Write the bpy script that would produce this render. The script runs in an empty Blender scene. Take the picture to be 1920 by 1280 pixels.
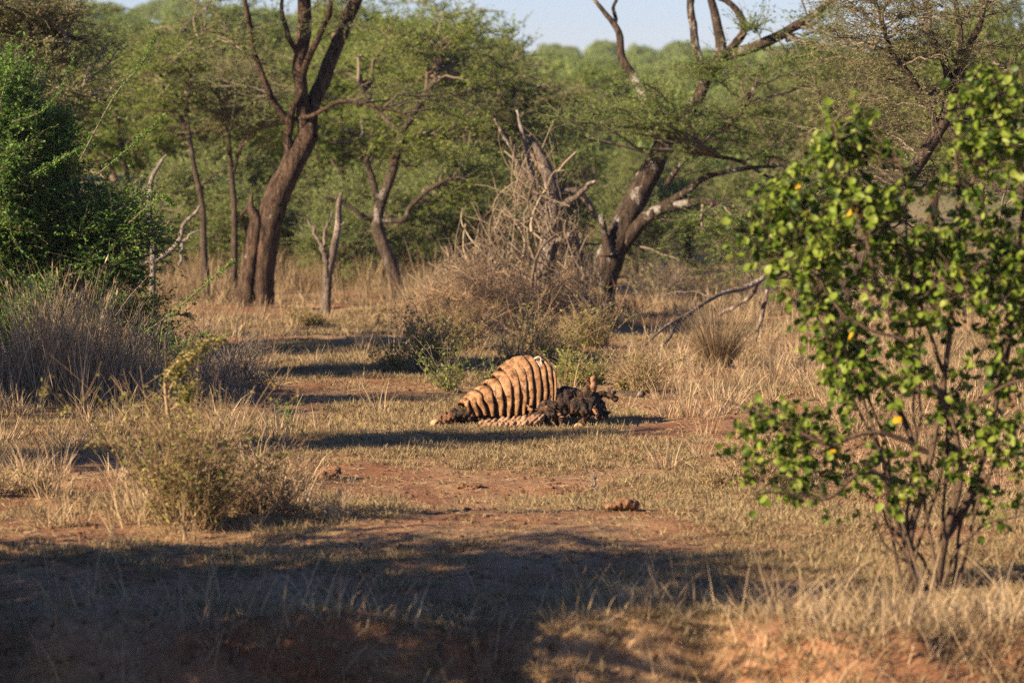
import bpy, bmesh, math
import numpy as np
from math import radians, sin, cos, tan, pi

# ------------------------------------------------------------------ camera, sky, sun, exposure
S = bpy.context.scene
C = S.collection
CAM_H = 3.36
FPX = 7200.0                    # focal length in photograph pixels (135 mm on 36 mm film, 1920 px)
PITCH = math.atan(390 / FPX)
cam_d = bpy.data.cameras.new("camera")
cam = bpy.data.objects.new("camera", cam_d)
C.objects.link(cam)
cam.location = (0, 0, CAM_H)
cam.rotation_euler = (pi / 2 - PITCH, 0, 0)
cam_d.lens = 135
cam_d.sensor_width = 36
cam_d.clip_start = 0.5
cam_d.clip_end = 8000
cam_d.dof.use_dof = True
cam_d.dof.focus_distance = 44.0
cam_d.dof.aperture_fstop = 2.25
S.camera = cam

SUN_EL, SUN_AZ = radians(24), radians(30)      # low sun from the left, a little behind the camera
to_sun = np.array([-cos(SUN_EL) * cos(SUN_AZ), -cos(SUN_EL) * sin(SUN_AZ), sin(SUN_EL)])
W = bpy.data.worlds.new("World")
S.world = W
W.use_nodes = True
wn = W.node_tree
sky = wn.nodes.new("ShaderNodeTexSky")
sky.sky_type = 'NISHITA'
sky.sun_disc = False
sky.sun_elevation = SUN_EL
sky.sun_rotation = math.atan2(to_sun[0], to_sun[1])
sky.air_density = 1.0
sky.dust_density = 0.1
sky.ozone_density = 6.0
tint = wn.nodes.new("ShaderNodeMix"); tint.data_type = 'RGBA'; tint.blend_type = 'MULTIPLY'; tint.inputs[0].default_value = 1
tint.inputs[7].default_value = (.93, .86, 1.05, 1)
wn.links.new(sky.outputs[0], tint.inputs[6])
wn.links.new(tint.outputs[2], wn.nodes["Background"].inputs[0])
wn.nodes["Background"].inputs[1].default_value = 0.052
sd = bpy.data.lights.new("sun", 'SUN')
sd.energy = 5.0
sd.angle = radians(0.5)
sd.color = (1.0, 0.78, 0.54)
sun = bpy.data.objects.new("sun", sd)
C.objects.link(sun)
sun.rotation_euler = (pi / 2 - SUN_EL, 0, math.atan2(-to_sun[0], to_sun[1]) + pi)
from mathutils import Vector
sun.rotation_euler = Vector(to_sun).to_track_quat('Z', 'Y').to_euler()
S.view_settings.view_transform = 'Standard'
S.view_settings.look = 'None'
S.view_settings.gamma = 1
S.view_settings.use_curve_mapping = False
S.view_settings.exposure = 1.55
S.cycles.use_denoising = False
S.cycles.max_bounces = 6
S.cycles.transparent_max_bounces = 6
S.cycles.transmission_bounces = 4

# ------------------------------------------------------------------ helpers
def R(seed): return np.random.default_rng(seed)

def ray(px, py):
    x, y = (px - 960) / FPX, (640 - py) / FPX
    return np.array([x, cos(PITCH) + y * sin(PITCH), -sin(PITCH) + y * cos(PITCH)])

def at(px, py, D):
    """world point seen at photograph pixel px, py at depth D (metres along +Y)"""
    r = ray(px, py)
    return np.array([0, 0, CAM_H]) + r * (D / r[1])

def nrm(v):
    v = np.asarray(v, float)
    return v / np.maximum(np.linalg.norm(v, axis=-1, keepdims=True), 1e-9)

_perm = R(5).permutation(4096)
_vals = R(6).random(4096) * 2 - 1
def vnoise(p, seed=0):
    """smooth value noise, p (...,3) or (...,2)"""
    p = np.asarray(p, float)
    if p.shape[-1] == 2:
        p = np.concatenate([p, np.zeros(p.shape[:-1] + (1,))], -1)
    i = np.floor(p).astype(int); f = p - i
    f = f * f * (3 - 2 * f)
    out = 0
    for dx in (0, 1):
        for dy in (0, 1):
            for dz in (0, 1):
                h = _perm[(i[..., 0] + dx + seed * 17) & 4095]
                h = _perm[(h + i[..., 1] + dy) & 4095]
                h = _perm[(h + i[..., 2] + dz) & 4095]
                w = (f[..., 0] if dx else 1 - f[..., 0]) * (f[..., 1] if dy else 1 - f[..., 1]) * (f[..., 2] if dz else 1 - f[..., 2])
                out = out + w * _vals[h]
    return out
def fbm(p, o=4, seed=0):
    p = np.asarray(p, float)
    return sum(vnoise(p * 2 ** k + 13.7 * k, seed + k) * .5 ** k for k in range(o))

def sstep(a, b, x):
    t = np.clip((x - a) / (b - a), 0, 1)
    return t * t * (3 - 2 * t)

class Geo:
    def __init__(self): self.V, self.Q, self.T, self.n = [], [], [], 0
    def add(self, V, Q=None, T=None):
        V = np.asarray(V, float).reshape(-1, 3)
        if Q is not None and len(Q): self.Q.append(np.asarray(Q).reshape(-1, 4) + self.n)
        if T is not None and len(T): self.T.append(np.asarray(T).reshape(-1, 3) + self.n)
        self.V.append(V); self.n += len(V)
        return self
    def mesh(self, name, mat, base=None, smooth=True):
        V = np.concatenate(self.V)
        if base is not None: V = V - np.asarray(base)
        Q = np.concatenate(self.Q) if self.Q else np.zeros((0, 4), int)
        T = np.concatenate(self.T) if self.T else np.zeros((0, 3), int)
        me = bpy.data.meshes.new(name)
        me.vertices.add(len(V)); me.vertices.foreach_set("co", V.astype(np.float32).ravel())
        me.loops.add(Q.size + T.size)
        me.loops.foreach_set("vertex_index", np.concatenate([Q.ravel(), T.ravel()]).astype(np.int32))
        me.polygons.add(len(Q) + len(T))
        st = np.concatenate([np.arange(len(Q)) * 4, Q.size + np.arange(len(T)) * 3]).astype(np.int32)
        me.polygons.foreach_set("loop_start", st)
        me.polygons.foreach_set("use_smooth", np.full(len(Q) + len(T), smooth))
        me.update(calc_edges=True)
        me.materials.append(mat)
        return me

def link(name, me, parent=None, **props):
    o = bpy.data.objects.new(name, me)
    C.objects.link(o)
    if parent is not None: o.parent = parent
    for k, v in props.items(): o[k] = v
    return o

def build(name, geo, mat, parent=None, smooth=True, **props):
    base = None
    if parent is not None:
        base = np.zeros(3); p = parent
        while p is not None: base = base + np.array(p.location); p = p.parent
    return link(name, geo.mesh(name, mat, base, smooth), parent, **props)

def thing(name, label, cat, loc, group=None):
    o = bpy.data.objects.new(name, None)
    C.objects.link(o)
    o.location = loc
    o.empty_display_size = .2
    o['label'] = label; o['category'] = cat
    if group: o['group'] = group
    return o

def copy_tree(root, loc, rz, sc, label=None, group=None):
    r = root.copy(); C.objects.link(r)
    r.location = loc; r.rotation_euler = (0, 0, rz); r.scale = sc
    if label: r['label'] = label
    if group: r['group'] = group
    for ch in list(root.children):
        c = ch.copy(); C.objects.link(c); c.parent = r
        for g in list(ch.children):
            d = g.copy(); C.objects.link(d); d.parent = c
    return r

def catmull(pts, n):
    p = np.asarray(pts, float)
    if len(p) == 2: p = np.stack([p[0], (p[0] + p[1]) / 2, p[1]])
    e = np.concatenate([[2 * p[0] - p[1]], p, [2 * p[-1] - p[-2]]])
    t = np.linspace(0, len(p) - 1, n); i = np.minimum(t.astype(int), len(p) - 2); f = (t - i)[:, None]
    a, b, c, d = e[i], e[i + 1], e[i + 2], e[i + 3]
    return .5 * (2 * b + (c - a) * f + (2 * a - 5 * b + 4 * c - d) * f ** 2 + (3 * b - a - 3 * c + d) * f ** 3)

def tubes(geo, P, Rd, sides=5, cap=False):
    """N tubes at once: P (N,k,3), Rd (N,k)"""
    P = np.asarray(P, float); Rd = np.asarray(Rd, float)
    N, k, _ = P.shape
    if N == 0: return
    t = nrm(np.gradient(P, axis=1))
    m = nrm(P[:, -1] - P[:, 0])
    ref = np.where(np.abs(m[:, 2:3]) > .8, np.array([[.3, 1., .1]]), np.array([[.1, .2, 1.]]))
    u = nrm(np.cross(t, ref[:, None, :])); w = np.cross(t, u)
    a = np.arange(sides) * 2 * pi / sides
    V = P[:, :, None, :] + Rd[:, :, None, None] * (np.cos(a)[None, None, :, None] * u[:, :, None, :] + np.sin(a)[None, None, :, None] * w[:, :, None, :])
    idx = np.arange(N * k * sides).reshape(N, k, sides)
    A = idx[:, :-1]; B = idx[:, 1:]
    Q = np.stack([A, np.roll(A, -1, 2), np.roll(B, -1, 2), B], -1)
    T = None
    V = V.reshape(-1, 3)
    if cap:
        n0 = len(V)
        V = np.concatenate([V, P[:, -1]])
        ctr = (n0 + np.arange(N))[:, None] + np.zeros((1, sides), int)
        T = np.stack([idx[:, -1], np.roll(idx[:, -1], -1, 1), ctr], -1)
    geo.add(V, Q, T)

def limb(geo, pts, r, n=24, sides=12, rough=.12, seed=0, wob=.0, cap=True):
    """one knobbly tapered limb through pts, r = list of radii along it"""
    P = catmull(pts, n)
    t = np.linspace(0, 1, n)
    rr = np.interp(t, np.linspace(0, 1, len(r)), r)
    if wob:
        for c in range(3): P[:, c] += wob * fbm(np.stack([t * 6 + seed * 3.1, np.full(n, c * 7.3)], -1), 2) * np.minimum(1, t * 4)
    tt = nrm(np.gradient(P, axis=0))
    m = nrm(P[-1] - P[0])
    ref = np.array([.3, 1., .1]) if abs(m[2]) > .8 else np.array([.1, .2, 1.])
    u = nrm(np.cross(tt, ref)); w = np.cross(tt, u)
    a = np.arange(sides) * 2 * pi / sides
    d = np.cos(a)[None, :, None] * u[:, None] + np.sin(a)[None, :, None] * w[:, None]
    base = P[:, None] + d * rr[:, None, None]
    kn = fbm(base / np.maximum(rr[:, None, None], .02) * np.array([.9, .9, .35]) + seed * 9.1, 3)
    V = P[:, None] + d * (rr[:, None] * (1 + rough * kn))[..., None]
    idx = np.arange(n * sides).reshape(n, sides)
    A, B = idx[:-1], idx[1:]
    Q = np.stack([A, np.roll(A, -1, 1), np.roll(B, -1, 1), B], -1)
    V = V.reshape(-1, 3); T = None
    if cap:
        V = np.concatenate([V, [P[-1]]])
        T = np.stack([idx[-1], np.roll(idx[-1], -1), np.full(sides, n * sides)], -1)
    geo.add(V, Q, T)
    return P, rr

def leaves(geo, pos, d, nz, L, Wd, fold=.25):
    """rhombic leaflets"""
    pos, d = np.asarray(pos), nrm(d)
    s = nrm(np.cross(d, nz)); n = np.cross(s, d)
    L = np.broadcast_to(L, len(pos))[:, None]; Wd = np.broadcast_to(Wd, len(pos))[:, None]
    mid = pos + d * L * .45 - n * Wd * fold
    V = np.stack([pos, mid + s * Wd * .5 + n * Wd * fold, pos + d * L, mid - s * Wd * .5 + n * Wd * fold], 1)
    geo.add(V, np.arange(len(pos) * 4).reshape(-1, 4))

def rdir(rng, n, zs=1.0):
    v = rng.normal(size=(n, 3)); v[:, 2] *= zs
    return nrm(v)

# ------------------------------------------------------------------ materials
def mat(name):
    m = bpy.data.materials.new(name); m.use_nodes = True
    nt = m.node_tree; nt.nodes.clear()
    return m, nt, nt.nodes.new, nt.links.new

def ramp(nt, fac, stops):
    r = nt.nodes.new("ShaderNodeValToRGB")
    e = r.color_ramp.elements
    while len(e) < len(stops): e.new(.5)
    for el, (p, c) in zip(e, stops): el.position = p; el.color = (*c, 1)
    nt.links.new(fac, r.inputs[0])
    return r.outputs[0]

def noise(nt, vec, scale, detail=4, rough=.6, dist=0, stretch=None):
    if stretch:
        mp = nt.nodes.new("ShaderNodeMapping"); mp.inputs["Scale"].default_value = stretch
        nt.links.new(vec, mp.inputs[0]); vec = mp.outputs[0]
    n = nt.nodes.new("ShaderNodeTexNoise")
    n.inputs["Scale"].default_value = scale; n.inputs["Detail"].default_value = detail
    n.inputs["Roughness"].default_value = rough; n.inputs["Distortion"].default_value = dist
    nt.links.new(vec, n.inputs["Vector"])
    return n.outputs["Fac"]

def mixc(nt, fac, a, b, mode='MIX'):
    m = nt.nodes.new("ShaderNodeMix"); m.data_type = 'RGBA'; m.blend_type = mode
    for i, v in ((0, fac), (6, a), (7, b)):
        if hasattr(v, 'links') or isinstance(v, bpy.types.NodeSocket): nt.links.new(v, m.inputs[i])
        elif i == 0: m.inputs[0].default_value = v
        else: m.inputs[i].default_value = (*v, 1)
    return m.outputs[2]

def bump(nt, h, strength, dist=.02):
    b = nt.nodes.new("ShaderNodeBump"); b.inputs["Strength"].default_value = strength; b.inputs["Distance"].default_value = dist
    nt.links.new(h, b.inputs["Height"]); return b.outputs[0]

def finish(nt, col, rough=.9, normal=None, spec=.2):
    p = nt.nodes.new("ShaderNodeBsdfPrincipled"); o = nt.nodes.new("ShaderNodeOutputMaterial")
    if isinstance(col, bpy.types.NodeSocket): nt.links.new(col, p.inputs["Base Color"])
    else: p.inputs["Base Color"].default_value = (*col, 1)
    p.inputs["Roughness"].default_value = rough; p.inputs["Specular IOR Level"].default_value = spec
    if normal: nt.links.new(normal, p.inputs["Normal"])
    nt.links.new(p.outputs[0], o.inputs[0])

def leaf_mat(name, stops, transl=.4, rough=.6, clump=None, spec=.25):
    m, nt, N, Lk = mat(name)
    g = N("ShaderNodeNewGeometry"); oi = N("ShaderNodeObjectInfo")
    f = N("ShaderNodeMath"); f.operation = 'MULTIPLY_ADD'
    Lk(g.outputs["Random Per Island"], f.inputs[0]); f.inputs[1].default_value = .75
    mu = N("ShaderNodeMath"); mu.operation = 'MULTIPLY'; Lk(oi.outputs["Random"], mu.inputs[0]); mu.inputs[1].default_value = .25
    Lk(mu.outputs[0], f.inputs[2])
    fac = f.outputs[0]
    if clump:
        tc = N("ShaderNodeTexCoord")
        nf = noise(nt, tc.outputs["Object"], clump, 3)
        mm = N("ShaderNodeMath"); mm.operation = 'MULTIPLY_ADD'; Lk(nf, mm.inputs[0]); mm.inputs[1].default_value = 1.2
        f2 = N("ShaderNodeMath"); f2.operation = 'MULTIPLY_ADD'; Lk(fac, f2.inputs[0]); f2.inputs[1].default_value = .55; f2.inputs[2].default_value = -.38
        Lk(f2.outputs[0], mm.inputs[2]); fac = mm.outputs[0]
    col = ramp(nt, fac, stops)
    p = N("ShaderNodeBsdfPrincipled"); p.inputs["Roughness"].default_value = rough; p.inputs["Specular IOR Level"].default_value = spec
    Lk(col, p.inputs["Base Color"])
    if transl > 0:
        t = N("ShaderNodeBsdfTranslucent"); Lk(col, t.inputs[0])
        ms = N("ShaderNodeMixShader"); ms.inputs[0].default_value = transl
        Lk(p.outputs[0], ms.inputs[1]); Lk(t.outputs[0], ms.inputs[2]); out = ms.outputs[0]
    else: out = p.outputs[0]
    o = N("ShaderNodeOutputMaterial"); Lk(out, o.inputs[0])
    return m

def bark_mat(name, dark, mid, pale, pale_at=.58, scale=6, stretch=(1, 1, .35)):
    m, nt, N, Lk = mat(name)
    tc = N("ShaderNodeTexCoord"); v = tc.outputs["Object"]
    n1 = noise(nt, v, scale * 2.2, 6, .8, .3, stretch=(1, 1, .22))
    base = ramp(nt, n1, [(.40, dark), (.60, mid)])
    n2 = noise(nt, v, scale * .55, 5, .72, dist=.4, stretch=(1, 1, .6))
    k = ramp(nt, n2, [(pale_at, (0, 0, 0)), (pale_at + .06, (1, 1, 1))])
    col = mixc(nt, k, base, pale)
    n3 = noise(nt, v, scale * 5, 4, .7, stretch=(1, 1, .25))
    finish(nt, col, .92, bump(nt, n3, 1.0, .09))
    return m

BARK = bark_mat("bark_brown", (.016, .010, .007), (.135, .088, .058), (.27, .235, .195), .61)
BARK2 = bark_mat("bark_lichen", (.016, .011, .009), (.10, .07, .05), (.30, .275, .235), .54)
BARK3 = bark_mat("bark_grey", (.04, .029, .022), (.115, .085, .062), (.25, .225, .19), .58)
DEADW = bark_mat("dead_wood", (.08, .06, .046), (.24, .19, .15), (.38, .32, .27), .55, 5, (1, 1, .15))
DEADG = bark_mat("bleached_wood", (.14, .115, .095), (.32, .275, .23), (.09, .07, .055), .58, 5, (1, 1, .15))
BRUSH = leaf_mat("dry_twigs", [(.1, (.085, .06, .04)), (.5, (.19, .14, .092)), (.9, (.35, .28, .19))], 0, .9)
BRUSHG = leaf_mat("grey_twigs", [(.1, (.085, .065, .052)), (.5, (.16, .13, .105)), (.9, (.25, .21, .17))], 0, .9)
TWIG = leaf_mat("twig_bark", [(.2, (.09, .066, .045)), (.8, (.20, .16, .115))], 0, .9)
RUST = leaf_mat("rust_thicket", [(.1, (.15, .09, .05)), (.5, (.30, .20, .11)), (.9, (.46, .34, .20))], .15, .9)
ACACIA = leaf_mat("acacia_leaf", [(.1, (.105, .17, .024)), (.5, (.19, .265, .042)), (.9, (.29, .345, .085))], .5, .65, .8)
ACACIA2 = leaf_mat("acacia_leaf_near", [(.1, (.085, .15, .024)), (.5, (.165, .245, .042)), (.9, (.27, .325, .095))], .5, .65, .8)
ACDRY = leaf_mat("acacia_leaf_dry", [(.1, (.105, .115, .036)), (.5, (.17, .185, .06)), (.9, (.25, .255, .10))], .35, .7, .8)
FARLEAF = leaf_mat("far_leaf", [(.1, (.12, .175, .042)), (.5, (.20, .265, .066)), (.9, (.29, .33, .11))], .45, .7, .25)
BUSHL = leaf_mat("bush_leaf", [(.1, (.045, .115, .015)), (.5, (.10, .21, .028)), (.9, (.23, .34, .05))], .35, .55, 1.0)
SHRUBL = leaf_mat("shrub_leaf", [(.1, (.035, .075, .008)), (.45, (.16, .235, .022)), (.9, (.36, .41, .085))], .45, .45)
YELLOW = leaf_mat("yellow_leaf", [(.1, (.55, .27, .012)), (.9, (.62, .40, .025))], .4, .5)
LOWLEAF = leaf_mat("low_shrub_leaf", [(.1, (.11, .12, .03)), (.5, (.22, .21, .055)), (.9, (.36, .30, .10))], .35, .6)
STRAW = leaf_mat("straw", [(.05, (.17, .112, .058)), (.5, (.345, .25, .138)), (.95, (.54, .425, .27))], .25, .75)
STRAWG = leaf_mat("short_grass", [(.05, (.15, .098, .052)), (.4, (.275, .20, .105)), (.7, (.27, .228, .108)), (.95, (.42, .325, .185))], .25, .8)
STRAWDK = leaf_mat("weathered_straw", [(.05, (.14, .10, .06)), (.5, (.32, .235, .14)), (.95, (.60, .49, .34))], .2, .85)
GOLD = leaf_mat("golden_grass", [(.05, (.13, .085, .043)), (.5, (.25, .18, .098)), (.95, (.39, .305, .18))], .3, .8)

def ground_mat():
    m, nt, N, Lk = mat("savanna_soil")
    tc = N("ShaderNodeTexCoord"); v = tc.outputs["Object"]
    soil = ramp(nt, noise(nt, v, .9, 6, .65), [(.3, (.145, .068, .034)), (.5, (.24, .118, .06)), (.7, (.32, .178, .098))])
    litter = ramp(nt, noise(nt, v, 14, 5, .75), [(.3, (.16, .09, .045)), (.5, (.28, .175, .09)), (.7, (.40, .285, .16))])
    k = ramp(nt, noise(nt, v, .55, 6, .7, .6, (1, .55, 1)), [(.43, (0, 0, 0)), (.56, (1, 1, 1))])
    col = mixc(nt, k, soil, litter)
    crumbs = ramp(nt, noise(nt, v, 9, 3, .6), [(.62, (0, 0, 0)), (.68, (1, 1, 1))])
    col = mixc(nt, crumbs, col, (.10, .058, .035))
    # the far plain: dull straw and low green growth
    sep = N("ShaderNodeSeparateXYZ"); Lk(v, sep.inputs[0])
    mr = N("ShaderNodeMapRange"); mr.inputs[1].default_value = 75; mr.inputs[2].default_value = 115; Lk(sep.outputs[1], mr.inputs[0])
    far = ramp(nt, noise(nt, v, .09, 6, .7), [(.38, (.24, .18, .10)), (.5, (.16, .155, .065)), (.62, (.10, .125, .04))])
    col = mixc(nt, mr.outputs[0], col, far)
    h = noise(nt, v, 7, 7, .75)
    finish(nt, col, .95, bump(nt, h, .8, .06), .1)
    return m
GROUND = ground_mat()

def rock_mat(name, a, b, c):
    m, nt, N, Lk = mat(name)
    tc = N("ShaderNodeTexCoord"); v = tc.outputs["Object"]
    col = ramp(nt, noise(nt, v, 14, 6, .7), [(.3, a), (.5, b), (.7, c)])
    finish(nt, col, .95, bump(nt, noise(nt, v, 30, 6, .7), .9, .02), .1)
    return m
CLOD = rock_mat("red_clod", (.12, .062, .034), (.20, .11, .06), (.29, .175, .10))
EARTH = rock_mat("dark_earth", (.08, .042, .024), (.14, .075, .042), (.21, .115, .065))

# ------------------------------------------------------------------ terrain
def bank_edge(x):
    return 26.6 + .35 * vnoise(np.stack([x * .7, x * 0], -1), 3) + .22 * vnoise(np.stack([x * 2.3, x * 0 + 4], -1), 4) - .55 * sstep(.3, 2.2, x)

def height(x, y):
    x, y = np.asarray(x, float), np.asarray(y, float)
    p = np.stack([x, y], -1)
    near = 1 - sstep(70, 140, y)
    h = near * (.07 * vnoise(p * .22, 1) + .05 * vnoise(p * .8, 2) + .022 * vnoise(p * 2.6, 3) + .013 * vnoise(p * 6.5, 4) + .007 * vnoise(p * 13, 9))
    flat = np.exp(-(((x - .1) / 2.0) ** 2 + ((y - 44.2) / 1.8) ** 2))
    h = h * (1 - .85 * flat)
    e = bank_edge(x)
    d = e - y
    drop = sstep(-.1, .9, d) * .62 + sstep(.8, 3.4, d) * .75
    lump = (.11 * fbm(np.stack([x * 2.1, y * 1.6], -1), 4, 5) - .03 + .05 * fbm(np.stack([x * 7, y * 7], -1), 3, 8)) * sstep(-.5, .3, d)
    h = h - drop + lump
    h = h + .05 * sstep(.0, .8, x - .2) * sstep(-2.5, 0, d) * (1 - sstep(0, .5, d))
    hill = sstep(190, 900, y)
    h = h + hill * (17 + 9 * sstep(0, -60, x) + 4 * vnoise(p * .006, 6)) + sstep(100, 300, y) * 1.2 * vnoise(p * .02, 7)
    return h

def lines(segs):
    out = []
    for a, b, s in segs: out.append(np.arange(a, b, s))
    return np.concatenate(out + [[segs[-1][1]]])
gx = lines([(-1500, -300, 150), (-300, -60, 20), (-60, -20, 3), (-20, -8, .5), (-8, 10, .085), (10, 22, .5), (22, 60, 3), (60, 300, 20), (300, 1500, 150)])
gy = lines([(-40, 10, 5), (10, 22.5, .6), (22.5, 34, .07), (34, 50, .11), (50, 80, .25), (80, 130, 1.5), (130, 400, 8), (400, 1000, 30), (1000, 4000, 300)])
X, Y = np.meshgrid(gx, gy)
Z = height(X, Y)
nx, ny = len(gx), len(gy)
idx = np.arange(nx * ny).reshape(ny, nx)
Qg = np.stack([idx[:-1, :-1], idx[:-1, 1:], idx[1:, 1:], idx[1:, :-1]], -1)
build("ground", Geo().add(np.stack([X, Y, Z], -1), Qg), GROUND, kind='structure')

def gnd(x, y): return float(height(np.array(x), np.array(y)))
def spot(px, D, dz=0.0):
    x = at(px, 640, D)[0]
    return np.array([x, D, gnd(x, D) + dz])
def on_ground(px, py):
    """ground point under a pixel (flat part)"""
    D = CAM_H * FPX / (py - 250.0)
    for _ in range(6):
        z = gnd(at(px, py, D)[0], D); D = (CAM_H - z) * FPX / (py - 250.0) if py > 252 else D
    p = at(px, py, D); p[2] = gnd(p[0], D)
    return p

# ------------------------------------------------------------------ scattered grass (stuff)
def scatter(name, pts, rot, scl, idx, tilt, meshes, mat_):
    col = bpy.data.collections.new(name + "_kinds")
    for i, me in enumerate(meshes):
        o = bpy.data.objects.new("%s_kind_%02d" % (name, i), me); col.objects.link(o)
    me = bpy.data.meshes.new(name)
    me.vertices.add(len(pts)); me.vertices.foreach_set("co", np.asarray(pts, np.float32).ravel())
    rv = np.stack([tilt[:, 0], tilt[:, 1], rot], -1).astype(np.float32)
    a = me.attributes.new("rv", 'FLOAT_VECTOR', 'POINT'); a.data.foreach_set("vector", rv.ravel())
    a = me.attributes.new("sc", 'FLOAT_VECTOR', 'POINT'); a.data.foreach_set("vector", np.asarray(scl, np.float32).ravel())
    a = me.attributes.new("ix", 'INT', 'POINT'); a.data.foreach_set("value", np.asarray(idx, np.int32))
    o = link(name, me, kind='stuff')
    ng = bpy.data.node_groups.new(name, 'GeometryNodeTree')
    ng.interface.new_socket("Geometry", in_out='INPUT', socket_type='NodeSocketGeometry')
    ng.interface.new_socket("Geometry", in_out='OUTPUT', socket_type='NodeSocketGeometry')
    N, Lk = ng.nodes.new, ng.links.new
    gi, go = N('NodeGroupInput'), N('NodeGroupOutput')
    ci = N('GeometryNodeCollectionInfo'); ci.inputs['Collection'].default_value = col
    ci.inputs['Separate Children'].default_value = True; ci.inputs['Reset Children'].default_value = True
    ip = N('GeometryNodeInstanceOnPoints'); ip.inputs['Pick Instance'].default_value = True
    def attr(nm, t):
        n = N('GeometryNodeInputNamedAttribute'); n.data_type = t; n.inputs['Name'].default_value = nm
        return [s for s in n.outputs if s.enabled and s.name == 'Attribute'][0]
    e2r = N('FunctionNodeEulerToRotation')
    Lk(attr("rv", 'FLOAT_VECTOR'), e2r.inputs[0]); Lk(e2r.outputs[0], ip.inputs['Rotation'])
    Lk(attr("sc", 'FLOAT_VECTOR'), ip.inputs['Scale']); Lk(attr("ix", 'INT'), ip.inputs['Instance Index'])
    Lk(gi.outputs[0], ip.inputs['Points']); Lk(ci.outputs[0], ip.inputs['Instance'])
    Lk(ip.outputs[0], go.inputs[0])
    md = o.modifiers.new("scatter", 'NODES'); md.node_group = ng
    return o

def blades(geo, base, L, lean, wid, rng, k=4, droop=.5, az=None):
    """N grass blades, flat ribbons that bend over; base (N,3)"""
    N = len(base)
    if az is None: az = rng.random(N) * 2 * pi
    L = np.broadcast_to(L, N); lean = np.broadcast_to(lean, N)
    hd = np.stack([np.cos(az), np.sin(az), az * 0], -1)
    t = np.linspace(0, 1, k)
    th = lean[:, None] + droop * (rng.random(N)[:, None] * 1.2) * t[None] ** 1.5
    seg = L[:, None] / (k - 1)
    st = np.zeros((N, k, 3))
    dx = np.sin(th) * seg; dz = np.cos(th) * seg
    cx = np.concatenate([np.zeros((N, 1)), np.cumsum(dx[:, :-1], 1)], 1)
    cz = np.concatenate([np.zeros((N, 1)), np.cumsum(dz[:, :-1], 1)], 1)
    P = base[:, None] + hd[:, None] * cx[..., None]; P[..., 2] += cz
    fa = rng.random(N) * 2 * pi
    s = np.stack([np.cos(fa), np.sin(fa), fa * 0], -1)
    w = np.broadcast_to(wid, N)[:, None] * (1 - .8 * t[None] ** 2) * .5
    V = np.stack([P - s[:, None] * w[..., None], P + s[:, None] * w[..., None]], 2)
    ii = np.arange(N * k * 2).reshape(N, k, 2)
    Q = np.stack([ii[:, :-1, 0], ii[:, :-1, 1], ii[:, 1:, 1], ii[:, 1:, 0]], -1)
    geo.add(V, Q)
    return P

def tuft_meshes(name, n, count, rad, hmin, hmax, lean, wid, mat_, seed, k=3, droop=.8):
    out = []
    for i in range(n):
        rng = R(seed + i); g = Geo()
        c = int(count * (.6 + .8 * rng.random()))
        a = rng.random(c) * 2 * pi; r = rad * np.sqrt(rng.random(c))
        base = np.stack([np.cos(a) * r, np.sin(a) * r, -np.ones(c) * .008], -1)
        blades(g, base, hmin + (hmax - hmin) * rng.random(c) ** 1.5, lean * rng.random(c) ** .7, wid * (.6 + .8 * rng.random(c)), rng, k, droop, a + rng.normal(0, .7, c))
        out.append(g.mesh(name, mat_, None, False))
    return out

def field(n, y0, y1, seed, mask, wfac=.60):
    rng = R(seed)
    y = np.sqrt(rng.random(n) * (y1 ** 2 - y0 ** 2) + y0 ** 2)
    x = (rng.random(n) * 2 - 1) * y * .5 * .267 * (1 / .83) + 0
    k = rng.random(n) < mask(x, y)
    x, y = x[k], y[k]
    return np.stack([x, y, height(x, y)], -1), rng

def bare(x, y):
    """0 on bare red soil, 1 on grass"""
    p = np.stack([x * .5, y * .32], -1)
    return np.clip(sstep(-.30, .16, fbm(p, 4, 11)) + .9 * sstep(31.5, 29.5, y) * sstep(-.45, .1, fbm(p * 2.2, 3, 14)), 0, 1)

def near_carcass(x, y): return np.exp(-(((x - .05) / 1.1) ** 2 + ((y - 44.25) / .35) ** 2) ** 2)

m_short = tuft_meshes("short_grass_tuft", 10, 34, .085, .016, .066, 1.15, .007, STRAWG, 100)
pts, rng = field(112000, 25.0, 76, 1, lambda x, y: (.05 + .95 * bare(x, y)) * (1 - .9 * near_carcass(x, y)) * (1 - .5 * sstep(55, 76, y)))
n = len(pts)
sc = (.6 + .9 * rng.random(n) ** 1.5) * (1 + .25 * sstep(45, 70, pts[:, 1]))
scatter("short_grass", pts, rng.random(n) * 6.28, np.stack([sc * 1.15, sc * 1.15, sc * (.6 + .8 * rng.random(n))], -1), rng.integers(0, 10, n), rng.normal(0, .08, (n, 2)), m_short, STRAWG)

# taller dry tussocks: right of the carcass, along the far edge of the clearing
m_mid = tuft_meshes("dry_tussock", 8, 46, .13, .10, .42, .75, .008, STRAW, 140, 4, .9)
def mask_mid(x, y):
    px = 960 + x / y * FPX; py = 250 + CAM_H / y * FPX
    a = .4 * sstep(1200, 1330, px) * sstep(930, 860, py) * (1 - sstep(1500, 1600, py))
    b = .38 * sstep(735, 690, py) * sstep(1150, 1290, px)
    c = .55 * sstep(860, 780, py) * sstep(560, 420, px) * sstep(690, 720, py)
    d = .06 * sstep(900, 700, py)
    e = .25 * sstep(260, 60, px) * (py < 1000)
    f = .75 * np.exp(-((px - 390) / 190) ** 4) * np.exp(-((py - 950) / 70) ** 4)
    return np.clip(np.maximum.reduce([a, b, c, d, e, f]), 0, 1) * (.35 + .65 * bare(x + 30, y)) * (1 - near_carcass(x, y - .0))
pts, rng = field(9000, 30, 76, 2, mask_mid)
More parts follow.
